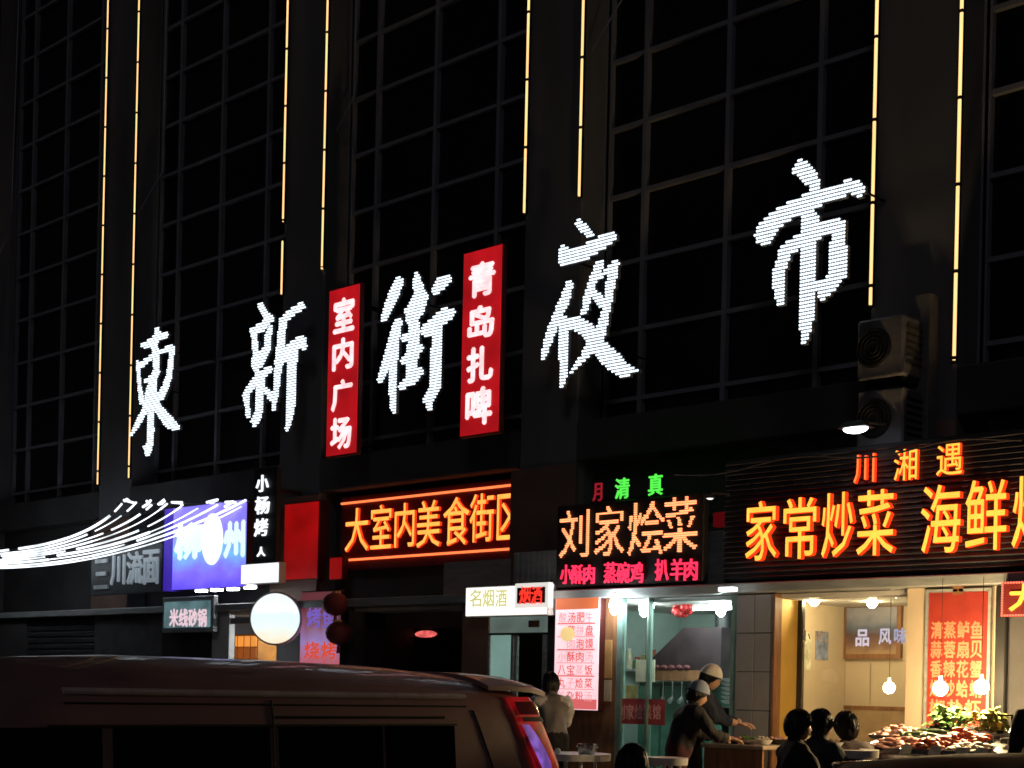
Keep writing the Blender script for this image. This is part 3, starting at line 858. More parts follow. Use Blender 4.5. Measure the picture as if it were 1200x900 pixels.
# pink and violet poster boards at the right of the door
X0, X1, Z0, Z1 = rect(354, 402, 692, 776, 12.36)
m_viol = gradient_emis('violet_print', [(.15, (.75, .04, .04)), (.42, (.55, .16, .22)), (.58, (.38, .26, .62)), (.8, (.30, .12, .20)), (1.0, (.16, .04, .05))], .75, 0, 1)
Z0 = U(378, 800, 12.36).z
t = lightbox('lit_poster', 'pink and violet lit poster right of the round light box', (X0, X1, Z0, Z1), 12.33, .06, m_viol, m_dmet)
for k, ch in enumerate('烤鱼'):
    px_letter(t, ch, 360 + 18 * k, 376 + 18 * k, 712, 735, 12.317, .006, emis('violet_text', (.25, .16, .75), .6), .02)
for k, ch in enumerate('烧烤'):
    px_letter(t, ch, 357 + 20 * k, 374 + 20 * k, 752, 772, 12.317, .006, emis('red_text_glow', (.9, .10, .05), .7), .02)
# ceiling panel lamp
o = MB().box(sx(300), sx(330), 12.9, 13.05, ZC - .085, ZC - .045, bev=.01).build('ceiling_lamp', emis('panel_lamp', (.9, .96, 1), 70, sample=True))
tag(o, 'white ceiling lamp inside the shop behind the round light box', 'lamp')
bx('door_frame', m_gmet, bld, sx(270), sx(353), Y_SHOP - .01, Y_SHOP + .05, 2.52, 2.60)

# ---------------- arcade passage
X0, X1, Z0, Z1 = rect(486, 512, 738, 748, 13.55)
t = thing('exit_lamp', 'small red lamp glinting deep inside the dark arcade', 'lamp', ((X0 + X1) / 2, 13.55, Z0))
bx('housing', m_dmet, t, X0 - .03, X1 + .03, 13.56, 13.65, Z0 - .03, Z1 + .04)
MB().ball(((X0 + X1) / 2, 13.552, (Z0 + Z1) / 2), (X1 - X0) / 2, 12, sq=(1, .1, .22)).build('lens', emis('red_lens', (1, .16, .15), .8, var=.6, scale=14), t, smooth=True)
MB().tube([((X0 + X1) / 2, 13.6, Z1 + .04), ((X0 + X1) / 2, 13.6, ZC - .042)], .01, 6).build('rod', m_dmet, t)
for k in range(3):
    bx('ceiling_beam', m_clad, bld, sx(409), sx(539), 13.0 + k * .9, 13.12 + k * .9, 2.45, ZC - .042)
# round dark paper lanterns at the passage's left corner
for k, (px, py) in enumerate(((393, 708), (397, 742))):
    p = U(px, py, 12.2)
    t = thing('lantern', ('upper', 'lower')[k] + ' of two unlit dark red lanterns at the left corner of the arcade', 'lantern', p, group='unlit lanterns')
    lm = MB()
    prof = []
    for i in range(15):
        a = -math.pi / 2 + math.pi * i / 14
        prof.append((max(.03, .17 * math.cos(a)) + (.006 if i % 2 else 0), .15 * math.sin(a)))
    lm.lathe(prof, p, 18).build('shade', mat('lantern_cloth', (.16, .015, .015), .6), t, smooth=True)
    MB().lathe([(.05, .14), (.05, .17)], p, 12).build('cap', m_gold, t)
    MB().tube([p + Vector((0, 0, .17)), Vector((p.x, p.y, 2.702 if k == 0 else p.z + .25))], .005, 5).build('cord', m_rub, t)
    MB().tube([p + Vector((0, 0, -.15)), p + Vector((0, 0, -.26))], [.02, .03], 8).build('tassel', m_redm, t)

# ---------------- tobacco shop
m_tb = emis('warm_white_box', (1.0, .97, .90), 1.15, (.8, .8, .75), sample=True)
t = lightbox('tobacco_sign', 'white light box with faint yellowish characters above the small shop door', rect(546, 642, 686, 722, 12.2), 12.2, .14, m_tb, m_white, frame=.012)
for k, ch in enumerate('名烟酒'):
    px_letter(t, ch, 551 + k * 15, 564 + k * 15, 691, 711, 12.187, .006, emis('yellowish_print', (.75, .72, .30), .8), .01)
r0 = rect(603, 643, 683, 712, 12.05)
t = lightbox('led_display', 'small white-framed LED display with two red characters on the white light box', r0, 12.05, .08, m_black, m_tb if False else emis('lit_white_case', (1, .97, .9), .75, (.8, .8, .75)), frame=.05)
for l, ch in ((609, '烟'), (622.5, '酒')):
    X0, X1, Z0, Z1 = rect(l, l + 13, 687, 708, 12.04)
    led_letter(t, ch, X0, X1, Z0, Z1, 12.037, 16, emis('red_led_dots', (1, .05, .03), 1.2), .01, rr=.46)
bx('bracket', m_dmet, t, r0[0] + .1, r0[0] + .16, 12.131, 12.199, r0[2] + .1, r0[2] + .2)
tb = thing('tobacco_shop_door', 'pale green shop door with dark window under the white light box', 'door', (sx(606), Y_SHOP, Z_TER))
bx('transom_panel', emis('transom_painted_glow', (.40, .52, .47), .20, (.4, .6, .52), var=.3, scale=2), tb, sx(573), sx(640), Y_SHOP + .01, Y_SHOP + .06, U(606, 742, Y_SHOP).z, 2.69)  # emission paints the panel as if lit
bx('door_leaf', emis('mint_painted_glow', (.35, .60, .52), .42, (.4, .6, .52), var=.15, scale=2), tb, sx(574), sx(598), Y_SHOP + .02, Y_SHOP + .06, Z_TER + .02, U(606, 744, Y_SHOP).z)  # glow put into the mint colour so the leaf looks lit
bx('glazed_leaf', m_pane, tb, sx(606), sx(636), Y_SHOP + .03, Y_SHOP + .036, Z_TER + .02, U(606, 744, Y_SHOP).z)
for q in (572.6, 600, 604, 637):
    bx('post', m_gmet, tb, sx(q) - .02, sx(q) + .02, Y_SHOP, Y_SHOP + .08, Z_TER + .01, U(606, 743, Y_SHOP).z)
bx('rail', m_dmet, tb, sx(573), sx(640), Y_SHOP - .01, Y_SHOP + .07, U(606, 744, Y_SHOP).z, U(606, 741.5, Y_SHOP).z)
X0, X1, Z0, Z1 = rect(620, 632, 727, 735, Y_SHOP)
o = MB().box(X0, X1, Y_SHOP - .015, Y_SHOP + .008, Z0, Z1, bev=.004).build('notice_plate', m_wood); tag(o, 'small brown plate on the panel above the tobacco shop door', 'plate')
X0, X1, Z0, Z1 = rect(600, 622, 748, 786, 13.2)
o = MB().box(X0, X1, 13.2, 13.35, Z_TER + .022, Z1, bev=.02).build('cabinet', m_dark); tag(o, 'dark cabinet seen through the tobacco shop door', 'cabinet')
o = MB().box(sx(585), sx(610), 12.9, 13.1, ZC - .085, ZC - .045, bev=.01).build('ceiling_lamp', emis('panel_lamp_tob', (.9, 1, .95), 60, sample=True))
tag(o, 'ceiling lamp inside the tobacco shop', 'lamp')

# ---------------- stew shop
xa, xb = sx(649.8), sx(722)
bx('wood_panel', m_wood, bld, xa, xb, Y_SHOP, Y_SHOP + .1, Z_TER + .002, 2.695)
m_poster = emis('poster_glow', (1.0, .70, .76), .95, (.8, .7, .7), var=.2, scale=2.2, sample=True)
r0 = rect(650, 703, 697, 833, 12.3)
t = lightbox('menu_poster', 'tall pinkish white lit menu poster with red rows left of the stew shop glass', r0, 12.3, .09, m_poster, m_red_case, frame=.012)
X0, X1, Z0, Z1 = r0
m_pr = emis('red_print', (.90, .17, .17), .75)
m_pr2 = emis('pale_red_print', (.97, .42, .45), .9)
m_po = emis('orange_print', (.95, .22, .08), .6)
bx('header', m_po, t, X0 + .02, X1 - .02, 12.284, 12.287, Z1 - .16, Z1 - .02)
for j in range(8):
    zc_ = Z1 - .25 - j * .145
    if zc_ < Z0 + .12:
        break
    words = ['酸汤肥牛', '烩菜拼盘', '羊肉泡馍', '小酥肉汤', '八宝蒸饭', '丸子烩菜', '羊杂粉汤', '家常豆腐'][j]
    bx('row_band', m_pr2 if j % 2 else m_pr, t, X0 + .05, X1 - .06, 12.2845, 12.287, zc_ - .075, zc_ - .06)
    for k, ch in enumerate(words):
        w = (X1 - X0 - .14) / 4
        if (j, k) in ((1, 0), (2, 0)):
            continue
        letter(t, ch, X0 + .07 + k * w, X0 + .07 + (k + .85) * w, zc_ - .055, zc_ + .055, 12.287, .004, m_pr if (j + k) % 3 else m_pr2, .012)
bx('footer', m_pr, t, X0 + .02, X1 - .02, 12.284, 12.287, Z0 + .02, Z0 + .13)
p = U(665, 743, 12.285)
MB().ball((p.x, 12.286, p.z), .11, 14, sq=(1, .08, .75)).build('dish_picture', emis('dish_print', (1, .72, .30), .85), t, smooth=True)
o = MB().box(sx(705), sx(718), Y_SHOP - .012, Y_SHOP - .002, U(711, 795, Y_SHOP).z, U(711, 750, Y_SHOP).z, bev=.003).build('paper_notice', mat('orange_paper', (.6, .3, .1), .7)); tag(o, 'orange paper notice on the wooden panel beside the menu poster', 'notice')
o = MB().box(sx(706), sx(718), Y_SHOP - .012, Y_SHOP - .002, U(711, 822, Y_SHOP).z, U(711, 797, Y_SHOP).z, bev=.003).build('paper_notice', mat('cream_paper', (.65, .5, .32), .7)); tag(o, 'cream paper notice below the orange one beside the menu poster', 'notice')
# glass front
gf = thing('glass_front', 'green-tinted glass front of the stew shop', 'window', (sx(792), Y_SHOP, Z_TER))
for a, b in ((727, 757), (758.5, 857)):
    bx('pane', m_pane, gf, sx(a), sx(b), Y_SHOP + .045, Y_SHOP + .052, Z_TER + .3, 2.67)
for q, w in ((724.5, .035), (757.6, .012), (859.2, .04)):
    bx('post', mat('green_frame', (.22, .34, .30), .4, .3), gf, sx(q) - w, sx(q) + w, Y_SHOP + .01, Y_SHOP + .09, Z_TER + .01, 2.695)
bx('plinth', m_gmet, gf, sx(725.5), sx(858), Y_SHOP + .02, Y_SHOP + .08, Z_TER + .01, Z_TER + .295)
for k, ch in enumerate('刘家烩菜馆'):
    l = 723 + k * 10.5
    px_letter(gf, ch, l, l + 9, 826, 843, Y_SHOP + .043, .003, mat('pink_vinyl', (.75, .35, .33), .6), .03)
bx('vinyl_band', mat('red_vinyl', (.42, .06, .06), .6), gf, sx(727.5), sx(778), Y_SHOP + .0435, Y_SHOP + .0445, U(750, 849, Y_SHOP).z, U(750, 819, Y_SHOP).z)
m_cfl = emis('cool_bulb', (.86, .97, 1.0), 110, sample=True)
for k, (px, py, y) in enumerate(((720, 710, 12.2), (761, 708, 12.75), (845, 712, 12.8))):
    bulb(U(px, py, y), ('outside the glass right of the menu poster, elongated white bulb', 'elongated white bulb hanging just inside the stew shop glass, left', 'elongated white bulb hanging inside the stew shop glass, right end')[k], m_cfl, r=.055, sqz=1.8, top=2.70 if k == 0 else None)
# interior things
p = U(800, 710, 13.0)
t = thing('ceiling_ornament', 'small red hanging ornament under the stew shop ceiling', 'ornament', p)
mb = MB()
for k in range(7):
    a = k * .9
    mb.ball(p + Vector((.09 * math.cos(a), .05 * math.sin(a), -.02 - .03 * (k % 3))), .05, 8)
mb.build('beads', m_redm, t, smooth=True)
MB().tube([p, (p.x, p.y, ZC - .042)], .005, 5).build('cord', m_rub, t)
p0 = U(777, 770, 13.6)
t = thing('cooker_hood', 'dark kitchen hood with a sloping top inside the stew shop', 'hood', (U(815, 770, 13.6).x, 13.6, 1.7))
xl, xr = U(770, 770, 13.6).x, U(851, 770, 13.6).x
zb_, zt_ = U(810, 798, 13.6).z, U(810, 736, 13.6).z
MB().add([(xl, 13.5, zb_), (xr, 13.5, zb_), (xr, 14.2, zb_), (xl, 14.2, zb_), (xl, 13.5, zb_ + .25), (xr, 13.5, zt_), (xr, 14.2, zt_), (xl, 14.2, zb_ + .25), (xl + .45, 13.5, zt_), (xl + .45, 14.2, zt_)],
         [(0, 1, 5, 8, 4), (3, 7, 9, 6, 2), (0, 3, 2, 1), (0, 4, 7, 3), (4, 8, 9, 7), (8, 5, 6, 9), (1, 2, 6, 5)]).build('canopy', mat('sooty_steel', (.04, .025, .03), .5, .3, var=.5, scale=5), t)
bx('lip', m_wood, t, xl - .02, xr + .02, 13.46, 13.499, zb_, zb_ + .12)
MB().tube([((xl + xr) / 2 + .3, 13.8, zt_), ((xl + xr) / 2 + .3, 13.8, ZC - .042)], .1, 12).build('duct', m_dmet, t, smooth=True)
for k in range(5):
    MB().ball((xl + .12 + k * .11, 13.44, zb_ + .15), .05, 8, sq=(1, .5, .6)).build('dish', mat('red_sausage', (.12, .03, .035), .5), t, smooth=True)
X0, X1, Z0, Z1 = rect(745, 767, 773, 799, 13.2)
o = MB().box(X0, X1, 13.2, 13.21, Z0, Z1).build('price_card', mat('cream_card', (.72, .68, .52), .7)); tag(o, 'cream card hanging inside the stew shop glass', 'card')
for q in (0,):
    MB().tube([((X0 + X1) / 2, 13.205, Z1), ((X0 + X1) / 2, 13.205, ZC - .042)], .003, 4).build('string', m_rub, o)
# green shelves with bowls
X0, X1 = U(815, 810, 13.9).x, U(860, 810, 13.9).x
t = thing('green_cupboard', 'green kitchen cupboard below the hood in the stew shop', 'cupboard', ((X0 + X1) / 2, 14.2, Z_TER + .02))
zt2 = U(830, 800, 13.9).z
bx('body', mat('green_cupboard', (.08, .22, .17), .5), t, X0 - .9, X1, 13.92, 14.3, Z_TER + .022, zt2)
bx('counter', m_gmet, t, X0 - .95, X1 + .03, 13.85, 14.32, zt2 + .001, zt2 + .04, bev=.005)
for k in range(4):
    bx('door', mat('green_cupboard_door', (.10, .28, .22), .45), t, X0 - .88 + k * .38, X0 - .53 + k * .38, 13.9, 13.918, Z_TER + .1, zt2 - .05, bev=.006)
for k in range(6):
    pz = U(854, 799 + k * 5.2, 12.75)
    o = MB().lathe([(.03, 0), (.06, .012), (.085, .035), (.08, .036), (.055, .016), (.001, .006)], (pz.x, 12.75, pz.z), 18).build('bowl', m_white, None, smooth=True)
    tag(o, 'white bowl in the stack at the right end of the stew shop glass', 'bowl', 'stacked white bowls')
    o['label'] = ('topmost', 'second from the top', 'third from the top', 'fourth from the top', 'fifth from the top', 'lowest')[k] + ' white bowl stacked at the right end of the stew shop glass'
pz = U(854, 832, 12.75)
t = thing('bowl_shelf', 'narrow shelf post carrying the stack of white bowls', 'shelf', (pz.x, 12.75, Z_TER + .02))
bx('post', m_dmet, t, pz.x - .05, pz.x + .05, 12.70, 12.80, Z_TER + .022, pz.z + .02)
bx('board', m_gmet, t, pz.x - .12, pz.x + .12, 12.65, 12.85, pz.z + .021, pz.z + .035)
# wall bits
for k, (px, py, w, h) in enumerate(((770, 743, .12, .10), (751, 755, .14, .3))):
    p = U(px, py, 14.55)
    o = MB().box(p.x - w, p.x + w, 14.5, 14.69, p.z - h, p.z + h, bev=.01).build('wall_box', mat('dark_green_box', (.05, .10, .09), .5))
    tag(o, ('dark box high on the mint wall of the stew shop', 'tall dark box on the mint wall at the left of the stew shop')[k], 'box')
# long tube lamp along the ceiling
o = MB().box(sx(735), sx(840), 13.25, 13.31, ZC - .085, ZC - .045, bev=.01).build('tube_lamp', emis('tube_glow', (.85, 1, .95), 60, sample=True))
tag(o, 'white ceiling tube lamp inside the stew shop', 'lamp')
# eave lamps
p = U(832, 584, 12.0)
t = thing('small_spotlight', 'small white spotlight between the two orange shop signs', 'lamp', p)
MB().lathe([(.02, .05), (.05, .02), (.055, 0)], p, 12).build('shade', m_dmet, t)
MB().ball(p, .035, 10, sq=(1, 1, .4)).build('lens', emis('spot_lens', (.9, 1, 1), 1.2), t)
MB().tube([p + Vector((0, 0, .05)), (p.x, 12.5, p.z + .1), (p.x, 13.29, p.z + .1)], .012, 6).build('arm', m_dmet, t)
p = U(853, 691, 12.1)
o = MB().box(p.x - .09, p.x + .09, p.y - .05, p.y + .05, p.z - .02, p.z + .025, bev=.01).build('eave_light', emis('eave_glow', (.9, 1, 1), 2.2)); tag(o, 'small white light under the eave right of the stew shop glass', 'light')
X0, X1, Z0, Z1 = rect(835, 850, 600, 617, 12.6)
o = MB().box(X0, X1, 12.6, 12.7, Z0, Z1, bev=.01).build('red_box', emis('dim_red_box', (.5, .01, .02), .12, (.3, .02, .02))); tag(o, 'small dim red box between the two orange shop signs', 'box')

# ---------------- stir-fry shop
bx('jamb', m_gold, bld, sx(908) - .03, sx(908), Y_SHOP + .112, Y_SHOP + .40, Z_TER + .022, 2.645)
YG = Y_SHOP + .42
bx('jamb_edge', m_wood, bld, sx(905.3), sx(908), Y_SHOP - .01, Y_SHOP + .11, Z_TER + .002, 2.69)
bx('jamb_edge', m_dmet, bld, sx(908) + .001, sx(908) + .05, YG - .03, YG + .03, Z_TER + .022, 2.645)
bx('column', m_beige, bld, sx(1062), sx(1083), Y_SHOP, Y_SHOP + .1, Z_TER + .002, 2.695)
bx('column', m_beige, bld, sx(1083.2), sx(1168), Y_SHOP + .03, Y_SHOP + .1, Z_TER + .002, 2.695)
bx('pipe_cover', m_dmet, bld, sx(1169), sx(1182), Y_SHOP - .06, Y_SHOP - .002, Z_TER + .002, 2.69, bev=.01)
gs = thing('glass_front', 'clear glass pane of the stir-fry shop with sign reflections painted on as pale lettering', 'window', (sx(998), Y_SHOP, Z_TER))
bx('pane', m_pane, gs, sx(908) + .052, sx(1082), YG, YG + .007, Z_TER + .022, 2.645)
m_refl = emis('painted_sign_reflection', (.62, .66, .95), .45, (.6, .62, .8))  # letters painted on the pane stand in for reflected signs
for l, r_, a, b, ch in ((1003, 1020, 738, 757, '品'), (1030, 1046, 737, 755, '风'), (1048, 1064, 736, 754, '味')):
    px_letter(gs, ch, l, r_ - 2, a, b, YG - .001, .003, m_refl, .03)
for k, ch in enumerate('小吃'):
    px_letter(gs, ch, 938 + 18 * k, 950 + 18 * k, 739, 752, YG - .001, .003, mat('pale_painted_reflection', (.7, .62, .66), .6), .02)  # paler painted reflection further left
# framed picture on the back wall
YB = Y_SHOP + 1.7
X0, X1, Z0, Z1 = rect(985, 1055, 706, 772, YB - .06)
t = thing('framed_picture', 'dark framed landscape picture on the beige wall inside the stir-fry shop', 'picture', ((X0 + X1) / 2, YB, Z0))
fw = .05
bx('frame', m_wood, t, X0, X0 + fw, YB - .05, YB - .002, Z0, Z1); bx('frame', m_wood, t, X1 - fw, X1, YB - .05, YB - .002, Z0, Z1)
bx('frame', m_wood, t, X0 + fw + .001, X1 - fw - .001, YB - .05, YB - .002, Z0, Z0 + fw); bx('frame', m_wood, t, X0 + fw + .001, X1 - fw - .001, YB - .05, YB - .002, Z1 - fw, Z1)
bx('canvas', gradient_emis('picture_print', [(.2, (.42, .28, .17)), (.4, (.22, .12, .09)), (.55, (.12, .07, .08)), (.75, (.13, .16, .25)), (1.0, (.35, .36, .45))], 0.0, 0, 1), t, X0 + fw, X1 - fw, YB - .03, YB - .02, Z0 + fw, Z1 - fw)
bx('wall_rail', m_wood, bld, sx(881), sx(1168), YB - .02, YB - .002, U(1000, 829, YB).z - .02, U(1000, 829, YB).z + .02)
bx('wainscot', mat('tan_wainscot', (.45, .30, .17), .6), bld, sx(881), sx(1168), YB - .012, YB - .002, Z_TER + .022, U(1000, 829, YB).z - .021)
for px in (990, 1020):
    bx('wall_seam', mat('seam', (.4, .3, .2), .7), bld, U(px, 800, YB).x - .006, U(px, 800, YB).x + .006, YB - .006, YB - .001, U(1000, 829, YB).z + .03, Z0 - .04)
X0, X1, Z0, Z1 = rect(942, 965, 768, 800, Y_SHOP + .9)
o = MB().box(sx(880) + .002, sx(880) + .03, 13.0, 13.35, Z0, Z1, bev=.004).build('notice_board', mat('pale_board', (.66, .58, .42), .7)); tag(o, 'pale notice on the side wall at the left of the stir-fry shop', 'notice')
m_warm = emis('warm_bulb', (1.0, .74, .40), 200, sample=True)
for k, (px, py, y) in enumerate(((954, 704, 12.95), (1050, 694, 12.9), (1022, 706, 13.3), (1042, 806, 12.9))):
    bulb(U(px, py, y), ('bare warm bulb near the left door jamb of the stir-fry shop', 'bare warm bulb at the top right corner of the stir-fry shop glass', 'bare warm bulb in front of the framed picture', 'low hanging bare bulb below the framed picture')[k], m_warm, r=.055)
# red menu banner
r0 = rect(1083, 1160, 690, 852, 12.36)
r0 = (r0[0], r0[1], U(1122, 875, 12.36).z, r0[3])
t = thing('menu_banner', 'tall red menu banner with rows of characters behind the vegetable stall', 'banner', ((r0[0] + r0[1]) / 2, 12.38, r0[2]))
X0, X1, Z0, Z1 = r0
bx('sheet', mat('red_banner', (.36, .035, .022), .6, var=.15), t, X0 + .03, X1 - .03, 12.37, 12.385, Z0, Z1 - .03)
for a in (X0, X1 - .028):
    bx('pole', m_gmet, t, a, a + .026, 12.36, 12.39, Z0, Z1)
for a, b in ((X0 + .03, X0 + .31), (X1 - .31, X1 - .03)):
    bx('top_bar', m_gmet, t, a, b, 12.36, 12.39, Z1 - .026, Z1)
bx('hook', m_wood, t, (X0 + X1) / 2 - .05, (X0 + X1) / 2 + .05, 12.36, 12.39, Z1 - .05, Z1 + .03)
m_yprint = mat('yellow_print', (.72, .30, .17), .6)
rows = ['清蒸鲈鱼', '蒜蓉扇贝', '香辣花蟹', '爆炒蛤蜊', '椒盐虾', '白灼菜心']
for j, wd in enumerate(rows):
    zc_ = U(1122, 738 + j * 23, 12.36).z
    n_ = len(wd)
    w = (X1 - X0 - .12) / n_
    for k, ch in enumerate(wd):
        letter(t, ch, X0 + .06 + k * w, X0 + .06 + (k + .86) * w, zc_ - .075, zc_ + .075, 12.3695, .004, m_yprint, .03)
# two strong bulbs over the food
for k, (px, py) in enumerate(((1102, 807), (1150, 805))):
    bulb(U(px, py, 11.52), ('left', 'right')[k] + ' one of two bright bulbs hanging before the red menu banner', emis('stall_bulb', (1.0, .70, .34), 640, sample=True), r=.06, top=2.70, group='bright bulbs over the vegetable stall')

# ---------------- air conditioners and flood light at the right pillar
def ac(px0, px1, pt, pb, label):
    y0, y1 = 12.45, 12.85
    X0, X1, Z0, Z1 = rect(px0, px1, pt, pb, y0)
    t = thing('air_conditioner', label, 'air conditioner', ((X0 + X1) / 2, y1, Z0), group='outdoor air conditioner units')
    bx('casing', mat('ac_white', (.17, .165, .18), .6, var=.25), t, X0, X1, y0, y1, Z0, Z1, bev=.02)
    c = ((X0 + X1) / 2 - .06, y0 - .012, (Z0 + Z1) / 2)
    rr_ = min(X1 - X0, Z1 - Z0) * .36
    MB().lathe([(rr_ * .2, 0), (rr_, 0), (rr_ + .012, .011)], c, 28, axis='y').build('fan_recess', m_dmet, t)
    for k in range(4):
        g = MB()
        r2 = rr_ * (.3 + .22 * k)
        g.tube([(c[0] + r2 * math.cos(a * math.pi / 12), c[1] - .012, c[2] + r2 * math.sin(a * math.pi / 12)) for a in range(25)], .006, 5)
        g.build('grille_ring', m_dmet, t)
    for sgn in (-1, 1):
        bx('bracket', m_dmet, t, (X0 + X1) / 2 + sgn * .2 - .02, (X0 + X1) / 2 + sgn * .2 + .02, y0 + .05, 12.998, Z0 - .05, Z0 - .002)
    g = MB()
    for k in range(6):
        zz_ = Z0 + (Z1 - Z0) * (.2 + .12 * k)
        g.box(X1 + .001, X1 + .012, y0 + .06, y1 - .06, zz_, zz_ + .02)
    stuff(g.build('side_louvres', m_dmet, t))
ac(1004, 1058, 372, 442, 'upper air conditioner unit on the rightmost pillar')
ac(1004, 1058, 456, 524, 'lower air conditioner unit on the rightmost pillar')
X0, X1, Z0, Z1 = rect(1066, 1088, 345, 520, 12.8)
o = MB().box(X0, X1, 12.8, 12.995, Z0, Z1, bev=.01).build('duct_cover', mat('duct_grey', (.2, .19, .2), .6)); tag(o, 'tall grey duct cover right of the air conditioner units', 'duct')
p = U(1002, 503, 11.9)
t = thing('flood_light', 'bright white flood light above the stir-fry shop sign', 'lamp', p)
MB().ball((p.x, p.y + .01, p.z + .008), .125, 16, sq=(1, .6, .36)).build('lens', emis('flood_glow', (.92, .97, 1.0), 7, sample=True), t, smooth=True)
MB().add([(p.x - .15, p.y - .08, p.z + .011), (p.x + .15, p.y - .08, p.z + .011), (p.x + .15, p.y + .1, p.z + .011), (p.x - .15, p.y + .1, p.z + .011),
          (p.x - .08, p.y - .03, p.z + .075), (p.x + .08, p.y - .03, p.z + .075), (p.x + .08, p.y + .06, p.z + .075), (p.x - .08, p.y + .06, p.z + .075)],
         [(3, 2, 1, 0), (4, 5, 6, 7), (0, 1, 5, 4), (1, 2, 6, 5), (2, 3, 7, 6), (3, 0, 4, 7)]).build('housing', m_dmet, t)
MB().tube([(p.x, p.y, p.z + .07), (p.x, 12.4, p.z + .12), (p.x, 12.975, p.z + .12)], .015, 6).build('arm', m_dmet, t)
# sagging cable along the sill
mb = MB()
pts_ = [U(790 + k * 24, 556 - k * 2.6 + 5 * math.sin(k * .8), 12.2) for k in range(18)]
o = MB().tube(pts_, .01, 6).build('cable', m_rub, None, smooth=True); tag(o, 'thin dark cable sagging above the orange signs', 'cable')

# ---------------- white string lights over the left shops
m_rope = emis('rope_white', (.88, .95, 1.0), 1.7, var=.45, scale=3)
AN = [(143, 590), (160, 588), (178, 591), (196, 590), (212, 594), (232, 596), (255, 592), (288, 586), (283, 593)]
names_ = ['topmost', 'second', 'third', 'fourth', 'fifth', 'sixth', 'seventh', 'eighth', 'lowest']
for k, (ax, ay) in enumerate(AN):
    e = U(ax, ay, 12.25)
    s = U(-70, 650 + 1.9 * k, 11.2)
    m = U(66 + 6 * k, 634 + 2.4 * k, 11.8)
    t = thing('string_light', names_[k] + ' of the white light strings fanning out from the purple sign to the left', 'string light', s, group='white light strings at the left')
    N = 22
    def q(u):
        # quadratic through s, m (u=.5), e
        c = (m - s * .25 - e * .25) * 2
        w = Vector((0, 0, .006 * math.sin(u * 9 + k)))
        return s * (1 - u) ** 2 + c * 2 * u * (1 - u) + e * u * u + w
    wire = [q(i / N) for i in range(N + 1)]
    MB().tube(wire, .008, 5).build('wire', m_rub, t)
    i = 0
    rnd = random.Random(k)
    while i < N:
        L = rnd.choice((4, 6, 8)) if k < 7 else 11
        j = min(N, i + L)
        rad = .009 + .012 * rnd.random()
        MB().tube([q(a / (N * 3.0)) + Vector((0, 0, .0)) for a in range(i * 3, j * 3 + 1)], rad, 7).build('light_tube', m_rope, t, smooth=True)
        i = j + (1 if rnd.random() < (.45 if k < 7 else .1) else 0)
# rail carrying their right ends
a, b = U(136, 590, 12.25), U(292, 588, 12.25)
o = MB().tube([a + Vector((0, 0.03, 0)), b + Vector((0, .03, 0))], .015, 6).build('rail', m_dmet); tag(o, 'thin dark rail holding the right ends of the white light strings', 'rail')
# pole holding their left ends (beyond the frame)
s = U(-70, 658, 11.2)
t = thing('lamp_post', 'thin post at the left carrying the bundled light strings', 'post', (s.x - .05, s.y, Z_TER))
MB().tube([(s.x - .06, s.y, Z_TER + .002), (s.x - .06, s.y, s.z + .3)], [.05, .035], 10).build('shaft', m_dmet, t)
MB().lathe([(.12, .002), (.12, .03), (.06, .05)], (s.x - .06, s.y, Z_TER), 14).build('base', m_dmet, t)
# crumpled knots of light strings at the rail
for k, (px, py) in enumerate(((152, 588), (171, 591), (188, 590), (209, 592), (247, 588), (268, 590))):
    c = U(px, py, 12.22)
    rnd = random.Random(50 + k)
    pts_ = [c + Vector((rnd.uniform(-.16, .16), rnd.uniform(-.03, .03), rnd.uniform(-.05, .05))) for _ in range(5)]
    o = MB().tube(pts_, .02, 6).build('light_knot', m_rope, None, smooth=True)
    tag(o, ('first', 'second', 'third', 'fourth', 'fifth', 'sixth')[k] + ' from the left of the bunched light knots on the rail above the purple sign', 'string light', 'bunched light knots')

# ================================================================== vehicles
XF = [1.0, 1.01, 1.0, .94, .905, .84, .70, .35, 0.0]
def zlev(zr):
    if zr > .95:
        return [.28, .6, .92] + [.92 + (zr - .92) * f for f in (.62, .80, .86, .93, .985, 1.0)]
    return [.28, .28 + (zr - .28) * .4, .28 + (zr - .28) * .8] + [.28 + (zr - .28) * f for f in (.86, .92, .94, .97, .99, 1.0)]
def shift(z, zt, k):
    return k * (min(max(zt - max(z, 1.18), -.1), .5))
def loft_body(t, stations, zt, m, slant):
    """stations: (y, roof height, half width, how far the tail slant applies)"""
    mb = MB()
    rings = []
    for y, zr, w, a in stations:
        zs = zlev(zr)
        half = [Vector((w * f, y + a * slant * shift(z, zt, 1.0), z)) for f, z in zip(XF, zs)]
        ring = half + [Vector((-p.x, p.y, p.z)) for p in half[-2::-1]]
        rings.append(ring)
    n = len(rings[0])
    vs = [p for r_ in rings for p in r_]
    fs = []
    for i in range(len(rings) - 1):
        for k in range(n - 1):
            fs.append((i * n + k, i * n + k + 1, (i + 1) * n + k + 1, (i + 1) * n + k))
        fs.append((i * n + n - 1, i * n, (i + 1) * n, (i + 1) * n + n - 1))
    fs.append(tuple(range(n)))
    fs.append(tuple(range((len(rings) - 1) * n, len(rings) * n))[::-1])
    mb.add(vs, fs)
    return mb.build('body', m, t, smooth=True, local=True)
